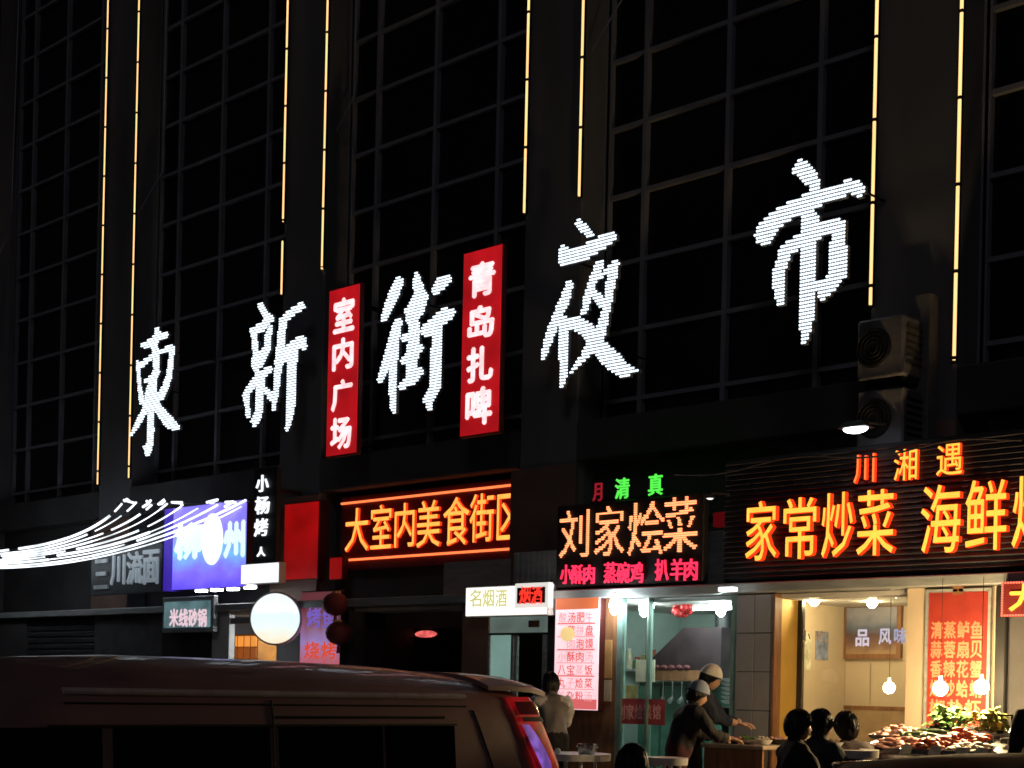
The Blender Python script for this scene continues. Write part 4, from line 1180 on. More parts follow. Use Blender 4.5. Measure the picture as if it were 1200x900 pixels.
def side_x(stations, y, z, zt, slant):
    for (ya, za, wa, aa), (yb, zb_, wb, ab) in zip(stations, stations[1:]):
        if ya <= y <= yb:
            u = (y - ya) / (yb - ya)
            w, zr = wa + (wb - wa) * u, za + (zb_ - za) * u
            zs = zlev(zr)
            for f0, f1, z0, z1 in zip(XF, XF[1:], zs, zs[1:]):
                if z0 <= z <= z1 + 1e-6:
                    return w * (f0 + (f1 - f0) * (z - z0) / max(1e-6, z1 - z0))
            return w
    return stations[-1][2]
def wheel(t, x, y, r, sgn):
    w = MB().lathe([(r * .62, -.09), (r * .92, -.1), (r, -.07), (r, .07), (r * .92, .1), (r * .62, .09)], (x, y, r + .006), 24, axis='x').build('wheel', m_rub, t, smooth=True, local=True)
    MB().lathe([(.02, .0), (r * .3, .03), (r * .6, .05), (r * .62, .02)], (x + sgn * .045, y, r + .006), 20, axis='x').build('rim', m_gmet, w, smooth=True, local=True)
def window_strip(t, st, zt, slant, y0, y1, z0, z1, m, name='side_window', off=.007):
    for sgn in (1, -1):
        mb = MB()
        vs, fs = [], []
        ny = 6
        for j in range(4):
            z = z0 + (z1 - z0) * j / 3
            for i in range(ny + 1):
                y = y0 + (y1 - y0) * i / ny
                vs.append((sgn * (side_x(st, y, z, zt, slant) + off), y, z))
        for j in range(3):
            for i in range(ny):
                a = j * (ny + 1) + i
                fs.append((a, a + 1, a + ny + 2, a + ny + 1))
        mb.add(vs, fs).build(name, m, t, smooth=True, local=True)

VST = [(-.85, .60, .70, 0), (-.80, .78, .77, 0), (-.6, .93, .82, 0), (-.2, 1.04, .845, 0), (-.05, 1.08, .85, 0), (.5, 1.70, .85, 0), (.85, 1.80, .85, 0), (1.5, 1.84, .85, 0),
       (2.6, 1.84, .85, 0), (3.4, 1.825, .85, 0), (3.8, 1.80, .85, .35), (4.12, 1.775, .845, .7), (4.28, 1.75, .825, .9), (4.34, 1.72, .79, 1.0), (4.37, 1.66, .70, 1.0)]
m_van = mat('van_paint', (.42, .225, .22), .5, .0, var=.16, coat=.25, scale=1.2, bump=.01)
m_vglass = mat('tinted_glass', (.004, .004, .005), .06, var=.2, bump=0)
van = thing('minivan', 'dark minivan seen from its side at the lower left, tall tail lamp at its rear', 'van', (-7.62, 2.90, 0))
loft_body(van, VST, 1.65, m_van, .5)
for a, b in ((.5, 1.1), (1.16, 2.15), (2.21, 2.98), (3.0, 3.58)):
    window_strip(van, VST, 1.65, .5, a, b, .98, 1.452, m_vglass)
window_strip(van, VST, 1.65, .5, .8, 3.6, 1.454, 1.466, m_rub, 'window_seal', .009)
for sgn in (1, -1):
    # roof gutter, crease, door seam and sliding-door rail
    MB().tube([(sgn * (side_x(VST, y, 1.635, 1.65, .5) + .004), y, 1.635) for y in [.9 + .1 * k for k in range(0, 29)]], .019, 8).build('roof_gutter', mat('gutter_highlight', (.85, .68, .66), .5, .0), van, smooth=True, local=True)  # pale colour paints the highlight along the roof edge
    MB().tube([(sgn * (side_x(VST, y, 1.575, 1.65, .5) + .001), y, 1.575) for y in [.9 + .1 * k for k in range(0, 29)]], .006, 6).build('roof_seam', m_rub, van, local=True)
    MB().tube([(sgn * (side_x(VST, y, 1.505, 1.65, .5) + .002), y, 1.505) for y in [2.2 + .1 * k for k in range(0, 14)]], .009, 6).build('door_rail', m_rub, van, local=True)
    ys = 2.18
    MB().tube([(sgn * (side_x(VST, ys, z, 1.65, .5) + .001), ys, z) for z in [.4 + .08 * k for k in range(16)]], .007, 6).build('door_seam', m_rub, van, local=True)
    MB().tube([(sgn * (side_x(VST, 3.7, z, 1.65, .5) + .001), 3.72 + .42 * shift(z, 1.65, 1.0), z) for z in [.9 + .05 * k for k in range(14)]], .007, 6).build('tailgate_seam', m_rub, van, local=True)
    # tail lamp wrapped round the corner
    levels = [1.64 - .05 * k for k in range(15)]
    def col(u, z):
        yt = 4.36 + .5 * shift(z, 1.65, 1.0)
        xs2 = side_x(VST, 3.9, z, 1.65, .5)
        # u: 0 front edge on the flank .. 1 round the corner on the tail
        path = [(xs2 + .012, yt - .44), (xs2 + .012, yt - .33), (xs2 + .012, yt - .22), (xs2 + .008, yt - .12), (xs2 - .005, yt - .04), (xs2 - .07, yt + .02)]
        f = u * (len(path) - 1)
        i = min(int(f), len(path) - 2)
        a, b = path[i], path[i + 1]
        return Vector((sgn * (a[0] + (b[0] - a[0]) * (f - i)), a[1] + (b[1] - a[1]) * (f - i), z))
    lamp = None
    for nm, u0, u1, z_hi, z_lo, m in (('tail_lamp', .25, 1.0, 12 * 0, 14, emis('tail_lamp_red', (.8, .01, .02), .15, (.4, .01, .015), var=.95, scale=9)),):
        mb = MB(); vs = []; N = 10
        for k, z in enumerate(levels):
            taper = .05 * abs(k - 7) / 7 * 0
            for i in range(N + 1):
                vs.append(col(u0 + (u1 - u0) * i / N, z))
        fs = [(k * (N + 1) + i, k * (N + 1) + i + 1, (k + 1) * (N + 1) + i + 1, (k + 1) * (N + 1) + i) for k in range(len(levels) - 1) for i in range(N)]
        lamp = mb.add(vs, fs).build(nm, m, van, smooth=True, local=True)
    for nm, u0, u1, za, zb_, m in (('clear_lens', .30, .52, 3.6, 13, emis('lens_painted_reflection', (.36, .15, .85), .36, (.5, .45, .7), var=.95, scale=11)), ('amber_lens', .34, .9, .6, 2.3, mat('amber_lens', (.45, .10, .12), .06, .3, var=.1, coat=1, bump=0)),  # violet emission paints a sign reflection on the clear lens
                                 ('lamp_bar', .34, .98, 2.6, 3.2, m_rub)):
        mb = MB(); vs = []; N = 6; M_ = 10
        for k in range(M_ + 1):
            z = 1.64 - .05 * (za + (zb_ - za) * k / M_)
            for i in range(N + 1):
                lf = math.sin(math.pi * min(1, .12 + .95 * k / M_)) ** .6 if nm == 'clear_lens' else 1
                p = col(u0 + .10 * k / M_ * (nm == 'clear_lens') + (u1 - u0) * i / N * max(.08, lf), z)
                d = .006 if nm != 'lamp_bar' else .009
                p = p + Vector((sgn * d, d, 0))
                vs.append(p)
        fs = [(k * (N + 1) + i, k * (N + 1) + i + 1, (k + 1) * (N + 1) + i + 1, (k + 1) * (N + 1) + i) for k in range(M_) for i in range(N)]
        mb.add(vs, fs).build(nm, m, lamp, smooth=True, local=True)
    wheel(van, sgn * .76, .05, .31, sgn); wheel(van, sgn * .76, 3.45, .31, sgn)
# spoiler over the tailgate
mb = MB(); vs = []
prof = [(4.0, 1.80, .78), (4.2, 1.80, .78), (4.42, 1.79, .76), (4.60, 1.765, .72)]
for (y, z, w) in prof:
    for k in range(9):
        f = -1 + k / 4
        vs.append((w * f, y - .10 * abs(f) ** 3, z - .09 * abs(f) ** 2.4))
for (y, z, w) in prof:
    for k in range(9):
        f = -1 + k / 4
        vs.append((w * f, y - .10 * abs(f) ** 3, z - .09 * abs(f) ** 2.4 - .03))
fs = []
for i in range(3):
    for k in range(8):
        a = i * 9 + k
        fs += [(a, a + 1, a + 10, a + 9), (36 + a + 9, 36 + a + 10, 36 + a + 1, 36 + a)]
for k in range(8):
    fs += [(27 + k, 28 + k, 64 + k, 63 + k), (k + 1, k, 36 + k, 37 + k)]
for i in range(3):
    fs += [(i * 9, i * 9 + 9, 45 + i * 9, 36 + i * 9), (i * 9 + 17, i * 9 + 8, 44 + i * 9, 53 + i * 9)]
mb.add(vs, fs).build('spoiler', m_van, van, smooth=True, local=True)
bx2 = MB().add([(-.62, 4.46, 1.45), (.62, 4.46, 1.45), (.66, 4.62, 1.05), (-.66, 4.62, 1.05)], [(0, 1, 2, 3)])
bx2.build('rear_window', m_vglass, van, local=True)
MB().box(-.78, .78, 4.50, 4.70, .32, .58, bev=.05).build('bumper', m_van, van, local=True)
MB().box(-.72, .72, -.92, -.75, .32, .52, bev=.05).build('bumper', m_van, van, local=True)
MB().add([(-.70, .0, 1.15), (.70, .0, 1.15), (.62, .46, 1.67), (-.62, .46, 1.67)], [(0, 1, 2, 3)]).build('windscreen', m_vglass, van, local=True)
for sgn in (1, -1):
    MB().ball((sgn * .62, -.78, .70), .1, 10, sq=(1.2, .5, .7)).build('headlight', m_chrome, van, smooth=True, local=True)
    MB().box(sgn * .86, sgn * 1.02, -.02, .1, 1.02, 1.16, bev=.03).build('mirror', m_van, van, local=True)

CST = [(0, .55, .70, 0), (.06, .72, .78, 0), (.3, .84, .84, 0), (1.1, .96, .87, 0), (1.25, .99, .87, 0), (1.95, 1.33, .87, 0), (2.4, 1.43, .87, 0), (3.0, 1.45, .87, 0), (3.6, 1.44, .87, .2),
       (4.05, 1.41, .86, .5), (4.3, 1.36, .84, .8), (4.42, 1.2, .80, 1), (4.46, 1.05, .70, 1)]
m_car = mat('black_car_paint', (.006, .0055, .006), .7, .0, var=.2, coat=0, bump=.02, spec=.06)
car = thing('hatchback_car', 'black car in the right foreground, only its roof line showing along the bottom edge', 'car', (-3.02, 3.55, 0))
loft_body(car, CST, 1.3, m_car, .3)
for a, b in ((1.9, 2.6), (2.66, 3.4)):
    window_strip(car, CST, 1.3, .3, a, b, .96, 1.2, m_vglass)
for sgn in (1, -1):
    wheel(car, sgn * .76, .85, .31, sgn); wheel(car, sgn * .76, 3.5, .31, sgn)
    MB().ball((sgn * .6, .12, .66), .1, 10, sq=(1.3, .5, .6)).build('headlight', m_chrome, car, smooth=True, local=True)
    MB().box(sgn * .88, sgn * 1.03, 1.5, 1.62, .95, 1.08, bev=.03).build('mirror', m_car, car, local=True)
    MB().box(sgn * .45, sgn * .74, 4.44, 4.52, .78, .92, bev=.02).build('tail_lamp', m_redm, car, local=True)
    MB().tube([(sgn * (side_x(CST, y, 1.37, 1.3, .3) + .01), y, 1.392 if False else 1.38) for y in [2.3 + .1 * k for k in range(15)]], .012, 6).build('roof_rail', m_chrome, car, smooth=True, local=True)
MB().add([(-.72, 1.30, 1.01), (.72, 1.30, 1.01), (.60, 1.93, 1.30), (-.60, 1.93, 1.30)], [(0, 1, 2, 3)]).build('windscreen', m_vglass, car, local=True)

# ================================================================== people
SKIN = mat('skin', (.52, .31, .21), .5, var=.08, scale=8, bump=.03)
HAIR = mat('black_hair', (.010, .008, .008), .45, var=.3, scale=30, stretch=(1, 1, .2), bump=.3)
def cloth(name, c):
    return mat('cloth_' + name, c, .85, var=.18, scale=5, bump=.25)
def person(label, loc, rz, H=1.68, sit=None, lean=0.0, head=(0.0, 0.0), top=None, low=None, sleeve=None, arms=None, hair='short', cap=None, rootz=Z_TER, group=None, bulk=1.1):
    s = H / 1.72
    t = thing('person', label, 'person', (loc[0], loc[1], rootz + .004), rz, group)
    hip = (sit + .09) / s if sit else .93
    D = Vector((0, math.sin(lean), math.cos(lean)))
    B = Vector((0, math.cos(lean), -math.sin(lean)))
    P = Vector((0, 0, hip))
    chest, neck = P + D * .30 + B * .015, P + D * .50
    hl = lean * .4 + head[0]
    HD = Vector((0, math.sin(hl), math.cos(hl)))
    hc = neck + D * .01 + HD * .115 + B * .015
    V, E, rad, reg = [], [], [], []
    def v(p, r, g, par=None):
        V.append(Vector(p) * s); rad.append(r * s); reg.append(g)
        if par is not None:
            E.append((par, len(V) - 1))
        return len(V) - 1
    p0 = v(P, .145, 'low')
    p1 = v(P + D * .14, .150 * bulk, 'top', p0)
    p2 = v(chest, .165 * bulk, 'top', p1)
    p3 = v(P + D * .42, .140 * bulk, 'top', p2)
    p4 = v(neck, .072, 'top', p3)
    v(neck + HD * .07, .060, 'skin', p4)
    wr = []
    arms = arms or (((.05, .02, -.29), (.02, .14, -.22)), ((-.05, .02, -.29), (-.02, .14, -.22)))
    for sg, (el, wo) in zip((1, -1), arms):
        sh = P + D * .43 + Vector((sg * .175, 0, 0))
        a = v(sh, .085 * bulk, 'sleeve' if sleeve else 'top', p3)
        e0 = sh + Vector(el)
        m_ = v((sh + e0) / 2, .070 * bulk, 'sleeve' if sleeve else 'top', a)
        e = v(e0, .056 * bulk, 'sleeve', m_)
        w0 = e0 + Vector(wo)
        m2 = v((e0 + w0) / 2, .048 * bulk, 'sleeve', e)
        w = v(w0, .028, 'skin', m2)
        wr.append((w0, (w0 - e0).normalized(), sg))
    for sg in (1, -1):
        h = v(P + Vector((sg * .09, 0, -.05)), .098, 'low', p0)
        if sit:
            k = v((sg * .12, .40, hip - .02), .070, 'low', h)
            m_ = v((sg * .12, .40, (hip - .02) * .55 + .03), .055, 'low', k)
            an = v((sg * .12, .36, .09), .040, 'low', m_)
            v((sg * .13, .50, .035), .034, 'shoe', an)
        else:
            k = v((sg * .10, .03, .49), .066, 'low', h)
            m_ = v((sg * .10, .0, .30), .055, 'low', k)
            an = v((sg * .10, -.02, .09), .040, 'low', m_)
            v((sg * .115, .13, .035), .034, 'shoe', an)
    bm = bmesh.new()
    lay = bm.verts.layers.skin.verify()
    bvs = []
    for i, p in enumerate(V):
        b = bm.verts.new(p); b[lay].radius = (rad[i], rad[i]); b[lay].use_root = (i == 0); bvs.append(b)
    for a, b in E:
        bm.edges.new((bvs[a], bvs[b]))
    me = bpy.data.meshes.new('skel'); bm.to_mesh(me); bm.free()
    ob = bpy.data.objects.new('skel', me); COL.objects.link(ob)
    ob.modifiers.new('s', 'SKIN').branch_smoothing = .4
    sb = ob.modifiers.new('d', 'SUBSURF'); sb.levels = sb.render_levels = 3
    em = bpy.data.meshes.new_from_object(ob.evaluated_get(bpy.context.evaluated_depsgraph_get()))
    bpy.data.objects.remove(ob); bpy.data.meshes.remove(me)
    mb = MB()
    mats = [SKIN, top, low, sleeve or top, m_rub, HAIR]
    idx = {'skin': 0, 'top': 1, 'low': 2, 'sleeve': 3, 'shoe': 4}
    co = [x.co.copy() for x in em.vertices]
    nrm_ = [x.normal.copy() for x in em.vertices]
    for x, nn in zip(co, nrm_):
        q_ = Vector((x.x * 13, x.y * 13, x.z * 8)) + Vector((loc[0] * 3, loc[1] * 3, 0))
        x += nn * (.016 * noise.noise(q_) + .007 * noise.noise(q_ * 2.7))
        x.z = max(x.z, 0.0)
    fs = [list(p.vertices) for p in em.polygons]
    mb.add(co, fs)
    segs = [(V[a], V[b], a, b) for a, b in E]
    for i, f in enumerate(fs):
        c = sum((co[j] for j in f), Vector()) / len(f)
        best, bg = 1e9, 'top'
        for A, Bv, a, b in segs:
            d = Bv - A
            u = max(0, min(1, (c - A).dot(d) / d.dot(d)))
            dist = (c - A - d * u).length - (rad[a] + (rad[b] - rad[a]) * u)
            if dist < best:
                best, bg = dist, (reg[a] if u < .5 else reg[b])
        mb.m[i] = idx[bg]
    bpy.data.meshes.remove(em)
    # head: shaped skull with brow, nose, jaw and ears
    Mh = Matrix.Translation(hc * s) @ Matrix.Rotation(head[1], 4, 'Z') @ Matrix.Rotation(-hl, 4, 'X')
    n, m_ = 18, 14
    vs = []
    for i in range(m_ + 1):
        th = math.pi * i / m_
        for k in range(n):
            a = 2 * math.pi * k / n
            x, y, z = math.sin(th) * math.cos(a), math.sin(th) * math.sin(a), math.cos(th)
            p = Vector((.076 * x, .095 * y, .118 * z))
            if z < -.2:
                p.x *= 1 - .35 * (-z - .2); p.y += .012 * (-z)
            if y > .85 and -.35 < z < .1:
                p.y += .020 * (1 - abs(x) / .5) * (1 if z < -.1 else .6) if abs(x) < .5 else 0
            if y > .5 and .0 < z < .25 and .15 < abs(x) < .6:
                p.y -= .007
            vs.append(Mh @ (p * s))
    hf = [(i * n + k, (i + 1) * n + k, (i + 1) * n + (k + 1) % n, i * n + (k + 1) % n) for i in range(m_) for k in range(n)]
    mb.add(vs, hf, 0)
    for sg in (1, -1):
        for q, r_, mi, sq in (((sg * .078, .0, -.005), .026, 0, (.35, .7, 1.2)), ((sg * .030, .083, .016), .011, 5, (1, .5, .6))):
            t0 = MB().ball((0, 0, 0), r_, 8, sq=sq)
            mb.add([Mh @ ((p + Vector(q)) * s) for p in t0.v], t0.f, mi)
    t0 = MB().ball((0, 0, 0), .022, 8, sq=(1, .35, .3))
    mb.add([Mh @ ((p + Vector((0, .090, -.055))) * s) for p in t0.v], t0.f, 0)
    # hands: palm and five bent fingers
    for w0, dr, sg in wr:
        side = dr.cross(Vector((0, 0, 1)))
        side = side.normalized() if side.length > .1 else Vector((sg, 0, 0))
        nrm = side.cross(dr).normalized()
        t0 = MB().ball((0, 0, 0), .045, 10)
        pc = w0 + dr * .045
        mb.add([(pc + dr * p.x * 1.15 + side * p.y * .9 + nrm * p.z * .38) * s for p in t0.v], t0.f, 0)
        for k in range(4):
            b0 = pc + dr * .035 + side * (.028 - .019 * k)
            L = (.068, .076, .07, .055)[k]
            t0 = MB().tube([b0 * s, (b0 + dr * L * .5 - nrm * .008) * s, (b0 + dr * L * .85 - nrm * .03) * s], [.010 * s, .009 * s, .007 * s], 6)
            mb.add(t0.v, t0.f, 0)
        b0 = w0 + dr * .02 + side * sg * .03
        t0 = MB().tube([b0 * s, (b0 + dr * .03 + side * sg * .025) * s, (b0 + dr * .06 + side * sg * .028 - nrm * .01) * s], [.011 * s, .010 * s, .008 * s], 6)
        mb.add(t0.v, t0.f, 0)
    mb.build('body', mats, t, smooth=True, local=True)
    # hair / cap
    hm = MB(); vs = []
    rnd = random.Random(len(bpy.data.objects))
    low_b = -.8 if hair == 'long' else -.52
    for i in range(9):
        for k in range(n):
            a = 2 * math.pi * k / n
            front = max(0, math.sin(a))
            zmin = .38 * front + low_b * (1 - front)
            th0 = math.acos(max(-.98, min(.98, zmin)))
            th = th0 * i / 8
            jit = 1 + rnd.uniform(-.05, .09)
            x, y, z = math.sin(th) * math.cos(a), math.sin(th) * math.sin(a), math.cos(th)
            vs.append(Mh @ (Vector((.088 * x * jit, .106 * y * jit - .004, .130 * z * jit)) * s))
    hm.add(vs, [(i * n + k, (i + 1) * n + k, (i + 1) * n + (k + 1) % n, i * n + (k + 1) % n) for i in range(8) for k in range(n)])
    for k in range(150):
        a = rnd.uniform(0, 2 * math.pi)
        front = max(0, math.sin(a))
        zmin = .38 * front + low_b * (1 - front) - rnd.uniform(0, .14)
        th1 = math.acos(max(-.98, min(.98, zmin)))
        th0_ = th1 * rnd.uniform(.1, .5)
        st = []
        for i in range(5):
            th = th0_ + (th1 - th0_) * i / 4
            aa = a + .25 * (1 - i / 4) * math.sin(k)
            x, y, z = math.sin(th) * math.cos(aa), math.sin(th) * math.sin(aa), math.cos(th)
            st.append(Mh @ (Vector((.093 * x, .111 * y - .004, .136 * z)) * s))
        tb_ = MB().tube(st, [.004, .006, .006, .005, .002], 4, cap=False)
        hm.add(tb_.v, tb_.f)
    hm.build('hair', HAIR, t, smooth=True, local=True)
    if cap:
        cm = MB(); vs = []
        for i in range(6):
            for k in range(n):
                a = 2 * math.pi * k / n
                th = 1.35 * i / 5
                x, y, z = math.sin(th) * math.cos(a), math.sin(th) * math.sin(a), math.cos(th)
                vs.append(Mh @ (Vector((.106 * x, .124 * y - .006, .152 * z + .004)) * s))
        cm.add(vs, [(i * n + k, (i + 1) * n + k, (i + 1) * n + (k + 1) % n, i * n + (k + 1) % n) for i in range(5) for k in range(n)])
        cm.build('cap', cap, t, smooth=True, local=True)
    return t
reach = (((.06, .16, -.22), (-.06, .22, -.04)), ((-.06, .16, -.22), (.06, .22, -.04)))
table_arms = (((.08, .14, -.24), (-.08, .22, .02)), ((-.08, .14, -.24), (.08, .22, .02)))
c_black, c_navy = cloth('black', (.015, .014, .016)), cloth('navy', (.02, .028, .05))
c_grey, c_whit = cloth('grey', (.20, .18, .18)), cloth('white', (.62, .60, .58))
c_maroon, c_blue = cloth('maroon', (.06, .012, .015)), cloth('pale_blue', (.28, .34, .45))
P1 = Cd(650, 830, 14.2)
person('person in a grey vest with pale sleeves leaning over a pot beside the van tail', (P1.x, P1.y), R(60), 1.56, lean=R(16), top=c_grey, low=c_black, sleeve=c_whit, arms=reach)
P2 = Cd(812, 830, 14.6)
person('cook in a white cap and navy jacket bending over the counter before the stew shop', (P2.x, P2.y), R(-62), 1.66, lean=R(14), top=c_navy, low=c_black, arms=reach, cap=cloth('cap_white', (.7, .68, .62)), head=(R(12), 0))
P3 = Cd(793, 850, 13.2)
person('person in dark clothes with a pale blue-grey cap stooping beside the cook', (P3.x, P3.y), R(-30), 1.50, lean=R(20), top=c_black, low=c_maroon, cap=c_blue, head=(R(10), R(-20)), arms=reach)
P4 = Cd(740, 880, 7.4)
person('nearest person, only the back of a black-haired head showing at the bottom edge', (P4.x, P4.y), R(20), 1.46, top=c_black, low=c_black, hair='long', rootz=0)
P5 = Cd(922, 860, 11.2)
person('seated diner in dark clothes, left one of the two heads side by side', (P5.x, P5.y), R(-40), 1.66, sit=.42, lean=R(8), top=c_black, low=c_black, arms=table_arms)
P6 = Cd(941, 862, 11.6)
person('seated black-haired diner, right one of the two heads side by side', (P6.x + .1, P6.y), R(-20), 1.66, sit=.42, lean=R(5), top=c_navy, low=c_black, arms=table_arms)
P7 = Cd(1010, 860, 11.9)
person('seated diner in a dark maroon top leaning left over a table beside the vegetable stall', (P7.x, P7.y), R(75), 1.68, sit=.42, lean=R(18), top=cloth('dark_maroon', (.03, .008, .01)), low=c_black, hair='long', arms=table_arms)
P8 = Cd(1222, 860, 11.0)
person('person in a dark coat cut off by the right edge of the picture', (P8.x, P8.y), R(20), 1.55, lean=R(10), top=c_black, low=c_black)

# ================================================================== tables, dishes and the vegetable stall
def stool(p, label):
    t = thing('stool', label, 'stool', (p[0], p[1], Z_TER), group='low stools of the diners')
    MB().lathe([(.001, .40), (.15, .40), (.16, .415), (.15, .43), (.001, .43)], (p[0], p[1], Z_TER), 16).build('seat', m_redm, t, smooth=True)
    for k in range(4):
        a = math.pi / 4 + k * math.pi / 2
        MB().tube([(p[0] + .16 * math.cos(a), p[1] + .16 * math.sin(a), Z_TER + .004), (p[0] + .11 * math.cos(a), p[1] + .11 * math.sin(a), Z_TER + .40)], .014, 6).build('leg', m_redm, t)
for q, lb in ((P5, 'stool under the left of the two diners side by side'), (P6 + Vector((.1, 0, 0)), 'stool under the right of the two diners side by side'), (P7, 'stool under the diner in maroon')):
    stool((q.x, q.y), lb)
def round_table(c, r_, h, label, m, rim=.03):
    t = thing('round_table', label, 'table', (c[0], c[1], Z_TER), group='round tables on the pavement')
    MB().lathe([(.001, h - .02), (r_ - .03, h - .02), (r_, h - .05), (r_ + .008, h - .05), (r_ + .012, h + .01), (r_ - .01, h + .012), (r_ - .03, h), (.001, h)], (c[0], c[1], Z_TER), 36).build('top', m, t, smooth=True)
    for k in range(4):
        a = k * math.pi / 2 + .4
        MB().tube([(c[0] + r_ * .8 * math.cos(a), c[1] + r_ * .8 * math.sin(a), Z_TER + .004), (c[0] + r_ * .62 * math.cos(a), c[1] + r_ * .62 * math.sin(a), Z_TER + h - .03)], .018, 8).build('leg', m, t)
    return t
m_wpl = mat('white_plastic', (.72, .70, .68), .35, var=.06)
TA = Cd(672, 884, 13.6)
round_table((TA.x, TA.y), .33, TA.z - Z_TER, 'white rimmed plastic table right of the van tail', m_wpl)
TB = Cd(782, 889, 12.3)
round_table((TB.x, TB.y), .16, TB.z - Z_TER, 'small white table edge just above the dark car roof', m_wpl)
TC = Cd(968, 879, 11.7)
round_table((TC.x + .05, TC.y + .1), .30, TC.z - Z_TER, 'white table between the seated diners', m_wpl)
def pot(c, r_, h, label, m, cat='pot'):
    t = thing('pot', label, cat, c)
    MB().lathe([(r_ * .9, 0), (r_, h * .3), (r_, h), (r_ * 1.06, h), (r_ * 1.06, h + .008), (r_ * .92, h), (r_ * .9, h * .3), (.001, .01)], c, 20).build('vessel', m, t, smooth=True)
    for k in (-1, 1):
        MB().tube([(c[0] + k * r_, c[1] - .03, c[2] + h * .75), (c[0] + k * (r_ + .04), c[1], c[2] + h * .8), (c[0] + k * r_, c[1] + .03, c[2] + h * .75)], .007, 6).build('handle', m, t)
m_steel = mat('steel', (.55, .55, .57), .25, .9, var=.1)
pot((TA.x + .12, TA.y + .05, TA.z + .001), .085, .09, 'small steel pot on the white rimmed table', m_steel)
o = MB().ball((TA.x - .05, TA.y - .16, TA.z + .03), .03, 10).build('salt_shaker', m_white); tag(o, 'small white shaker on the white rimmed table', 'shaker')
def bowl(c, r_, h, m, label, food=None):
    t = thing('bowl', label, 'bowl', c)
    MB().lathe([(r_ * .45, 0), (r_ * .75, h * .35), (r_, h), (r_ * .95, h), (r_ * .7, h * .4), (.001, h * .15)], c, 20).build('dish', m, t, smooth=True)
    if food:
        mb = MB()
        rnd = random.Random(int(c[0] * 1000))
        for k in range(14):
            a, q = rnd.uniform(0, 6.28), r_ * .6 * math.sqrt(rnd.random())
            mb.ball((c[0] + q * math.cos(a), c[1] + q * math.sin(a), c[2] + h * .7 + rnd.uniform(0, .03)), r_ * .22, 6, sq=(1, rnd.uniform(.5, 1), .6))
        stuff(mb.build('food', food, t, smooth=True))
    return t
m_noodle = mat('cream_noodles', (.62, .52, .36), .5, var=.3, scale=30)
m_meat = mat('pink_meat', (.55, .28, .22), .45, var=.3, scale=20)
m_greens = mat('green_leaf', (.07, .16, .035), .5, var=.45, scale=9)
m_ygreens = mat('yellow_green_leaf', (.34, .36, .07), .5, var=.35, scale=9)
m_carrot = mat('orange_red_food', (.50, .11, .035), .4, var=.35, scale=14)
m_cuc = mat('dark_cucumber', (.03, .06, .02), .4, var=.4, scale=20, stretch=(1, 1, 6))
bowl((TC.x + .02, TC.y, TC.z + .004), .12, .06, m_wpl, 'white bowl of pale noodles on the diners table', m_noodle)
bowl((TC.x - .17, TC.y + .06, TC.z + .004), .075, .05, m_wpl, 'small white bowl left of the noodles', m_meat)
def bottle(c, label, m, h=.24):
    t = thing('bottle', label, 'bottle', c)
    MB().lathe([(.032, 0), (.034, .01), (.034, h * .58), (.014, h * .76), (.013, h * .95)], c, 14).build('glass', m, t, smooth=True)
    MB().lathe([(.016, h * .95), (.016, h)], c, 10).build('bottle_cap', m_white, t)
bottle((TC.x - .22, TC.y - .12, TC.z + .004), 'pale bottle left of the two seated diners', mat('pale_bottle', (.5, .5, .42), .15, trans=.3, bump=0))
# serving counter before the tiled pier
X0, X1 = U(838, 870, 11.7).x, U(906, 870, 11.7).x
ZT_ = U(872, 872, 11.7).z
t = thing('serving_counter', 'wooden counter with stacked dishes before the grey tiled pier', 'counter', ((X0 + X1) / 2, 11.9, Z_TER))
bx('top', mat('counter_top', (.38, .30, .22), .4), t, X0 - .03, X1 + .03, 11.5, 12.15, ZT_ - .04, ZT_, bev=.008)
bx('front', m_wood, t, X0, X1, 11.53, 11.56, Z_TER + .05, ZT_ - .041)
for a in (X0 + .03, X1 - .03):
    for b in (11.6, 12.1):
        bx('leg', m_dmet, t, a - .025, a + .025, b - .025, b + .025, Z_TER + .002, ZT_ - .041)
rnd = random.Random(5)
for k in range(7):
    a = X0 + .06 + (X1 - X0 - .12) * k / 6
    bowl((a, 11.62 + .36 * (k % 2) + .03, ZT_ + .002), .075 + .02 * (k % 3), .05, (m_wpl, m_steel, m_greens)[k % 3] if k % 3 < 2 else m_dmet, ('leftmost', 'second', 'third', 'middle', 'fifth', 'sixth', 'rightmost')[k] + ' of the dishes lined up on the wooden counter', (m_noodle, m_greens, m_meat)[k % 3])
# vegetable stall
X0, X1 = U(1034, 880, 10.8).x, U(1172, 880, 10.8).x
ZS = U(1100, 886, 10.75).z
t = thing('vegetable_stall', 'dark sloping display stall covered with meat and vegetables under the bulbs', 'stall', ((X0 + X1) / 2, 11.2, Z_TER))
SL = .20
def zs_at(y):
    return ZS + (y - 10.75) * SL
MB().add([(X0, 10.7, zs_at(10.7)), (X1, 10.7, zs_at(10.7)), (X1, 11.75, zs_at(11.75)), (X0, 11.75, zs_at(11.75)),
          (X0, 10.7, zs_at(10.7) - .05), (X1, 10.7, zs_at(10.7) - .05), (X1, 11.75, zs_at(11.75) - .05), (X0, 11.75, zs_at(11.75) - .05)],
         [(0, 1, 2, 3), (7, 6, 5, 4), (0, 4, 5, 1), (1, 5, 6, 2), (2, 6, 7, 3), (3, 7, 4, 0)]).build('table_top', m_steel, t)
bx('skirt', mat('maroon_skirt', (.10, .02, .025), .7), t, X0 + .01, X1 - .01, 10.72, 10.74, Z_TER + .05, zs_at(10.72) - .055)
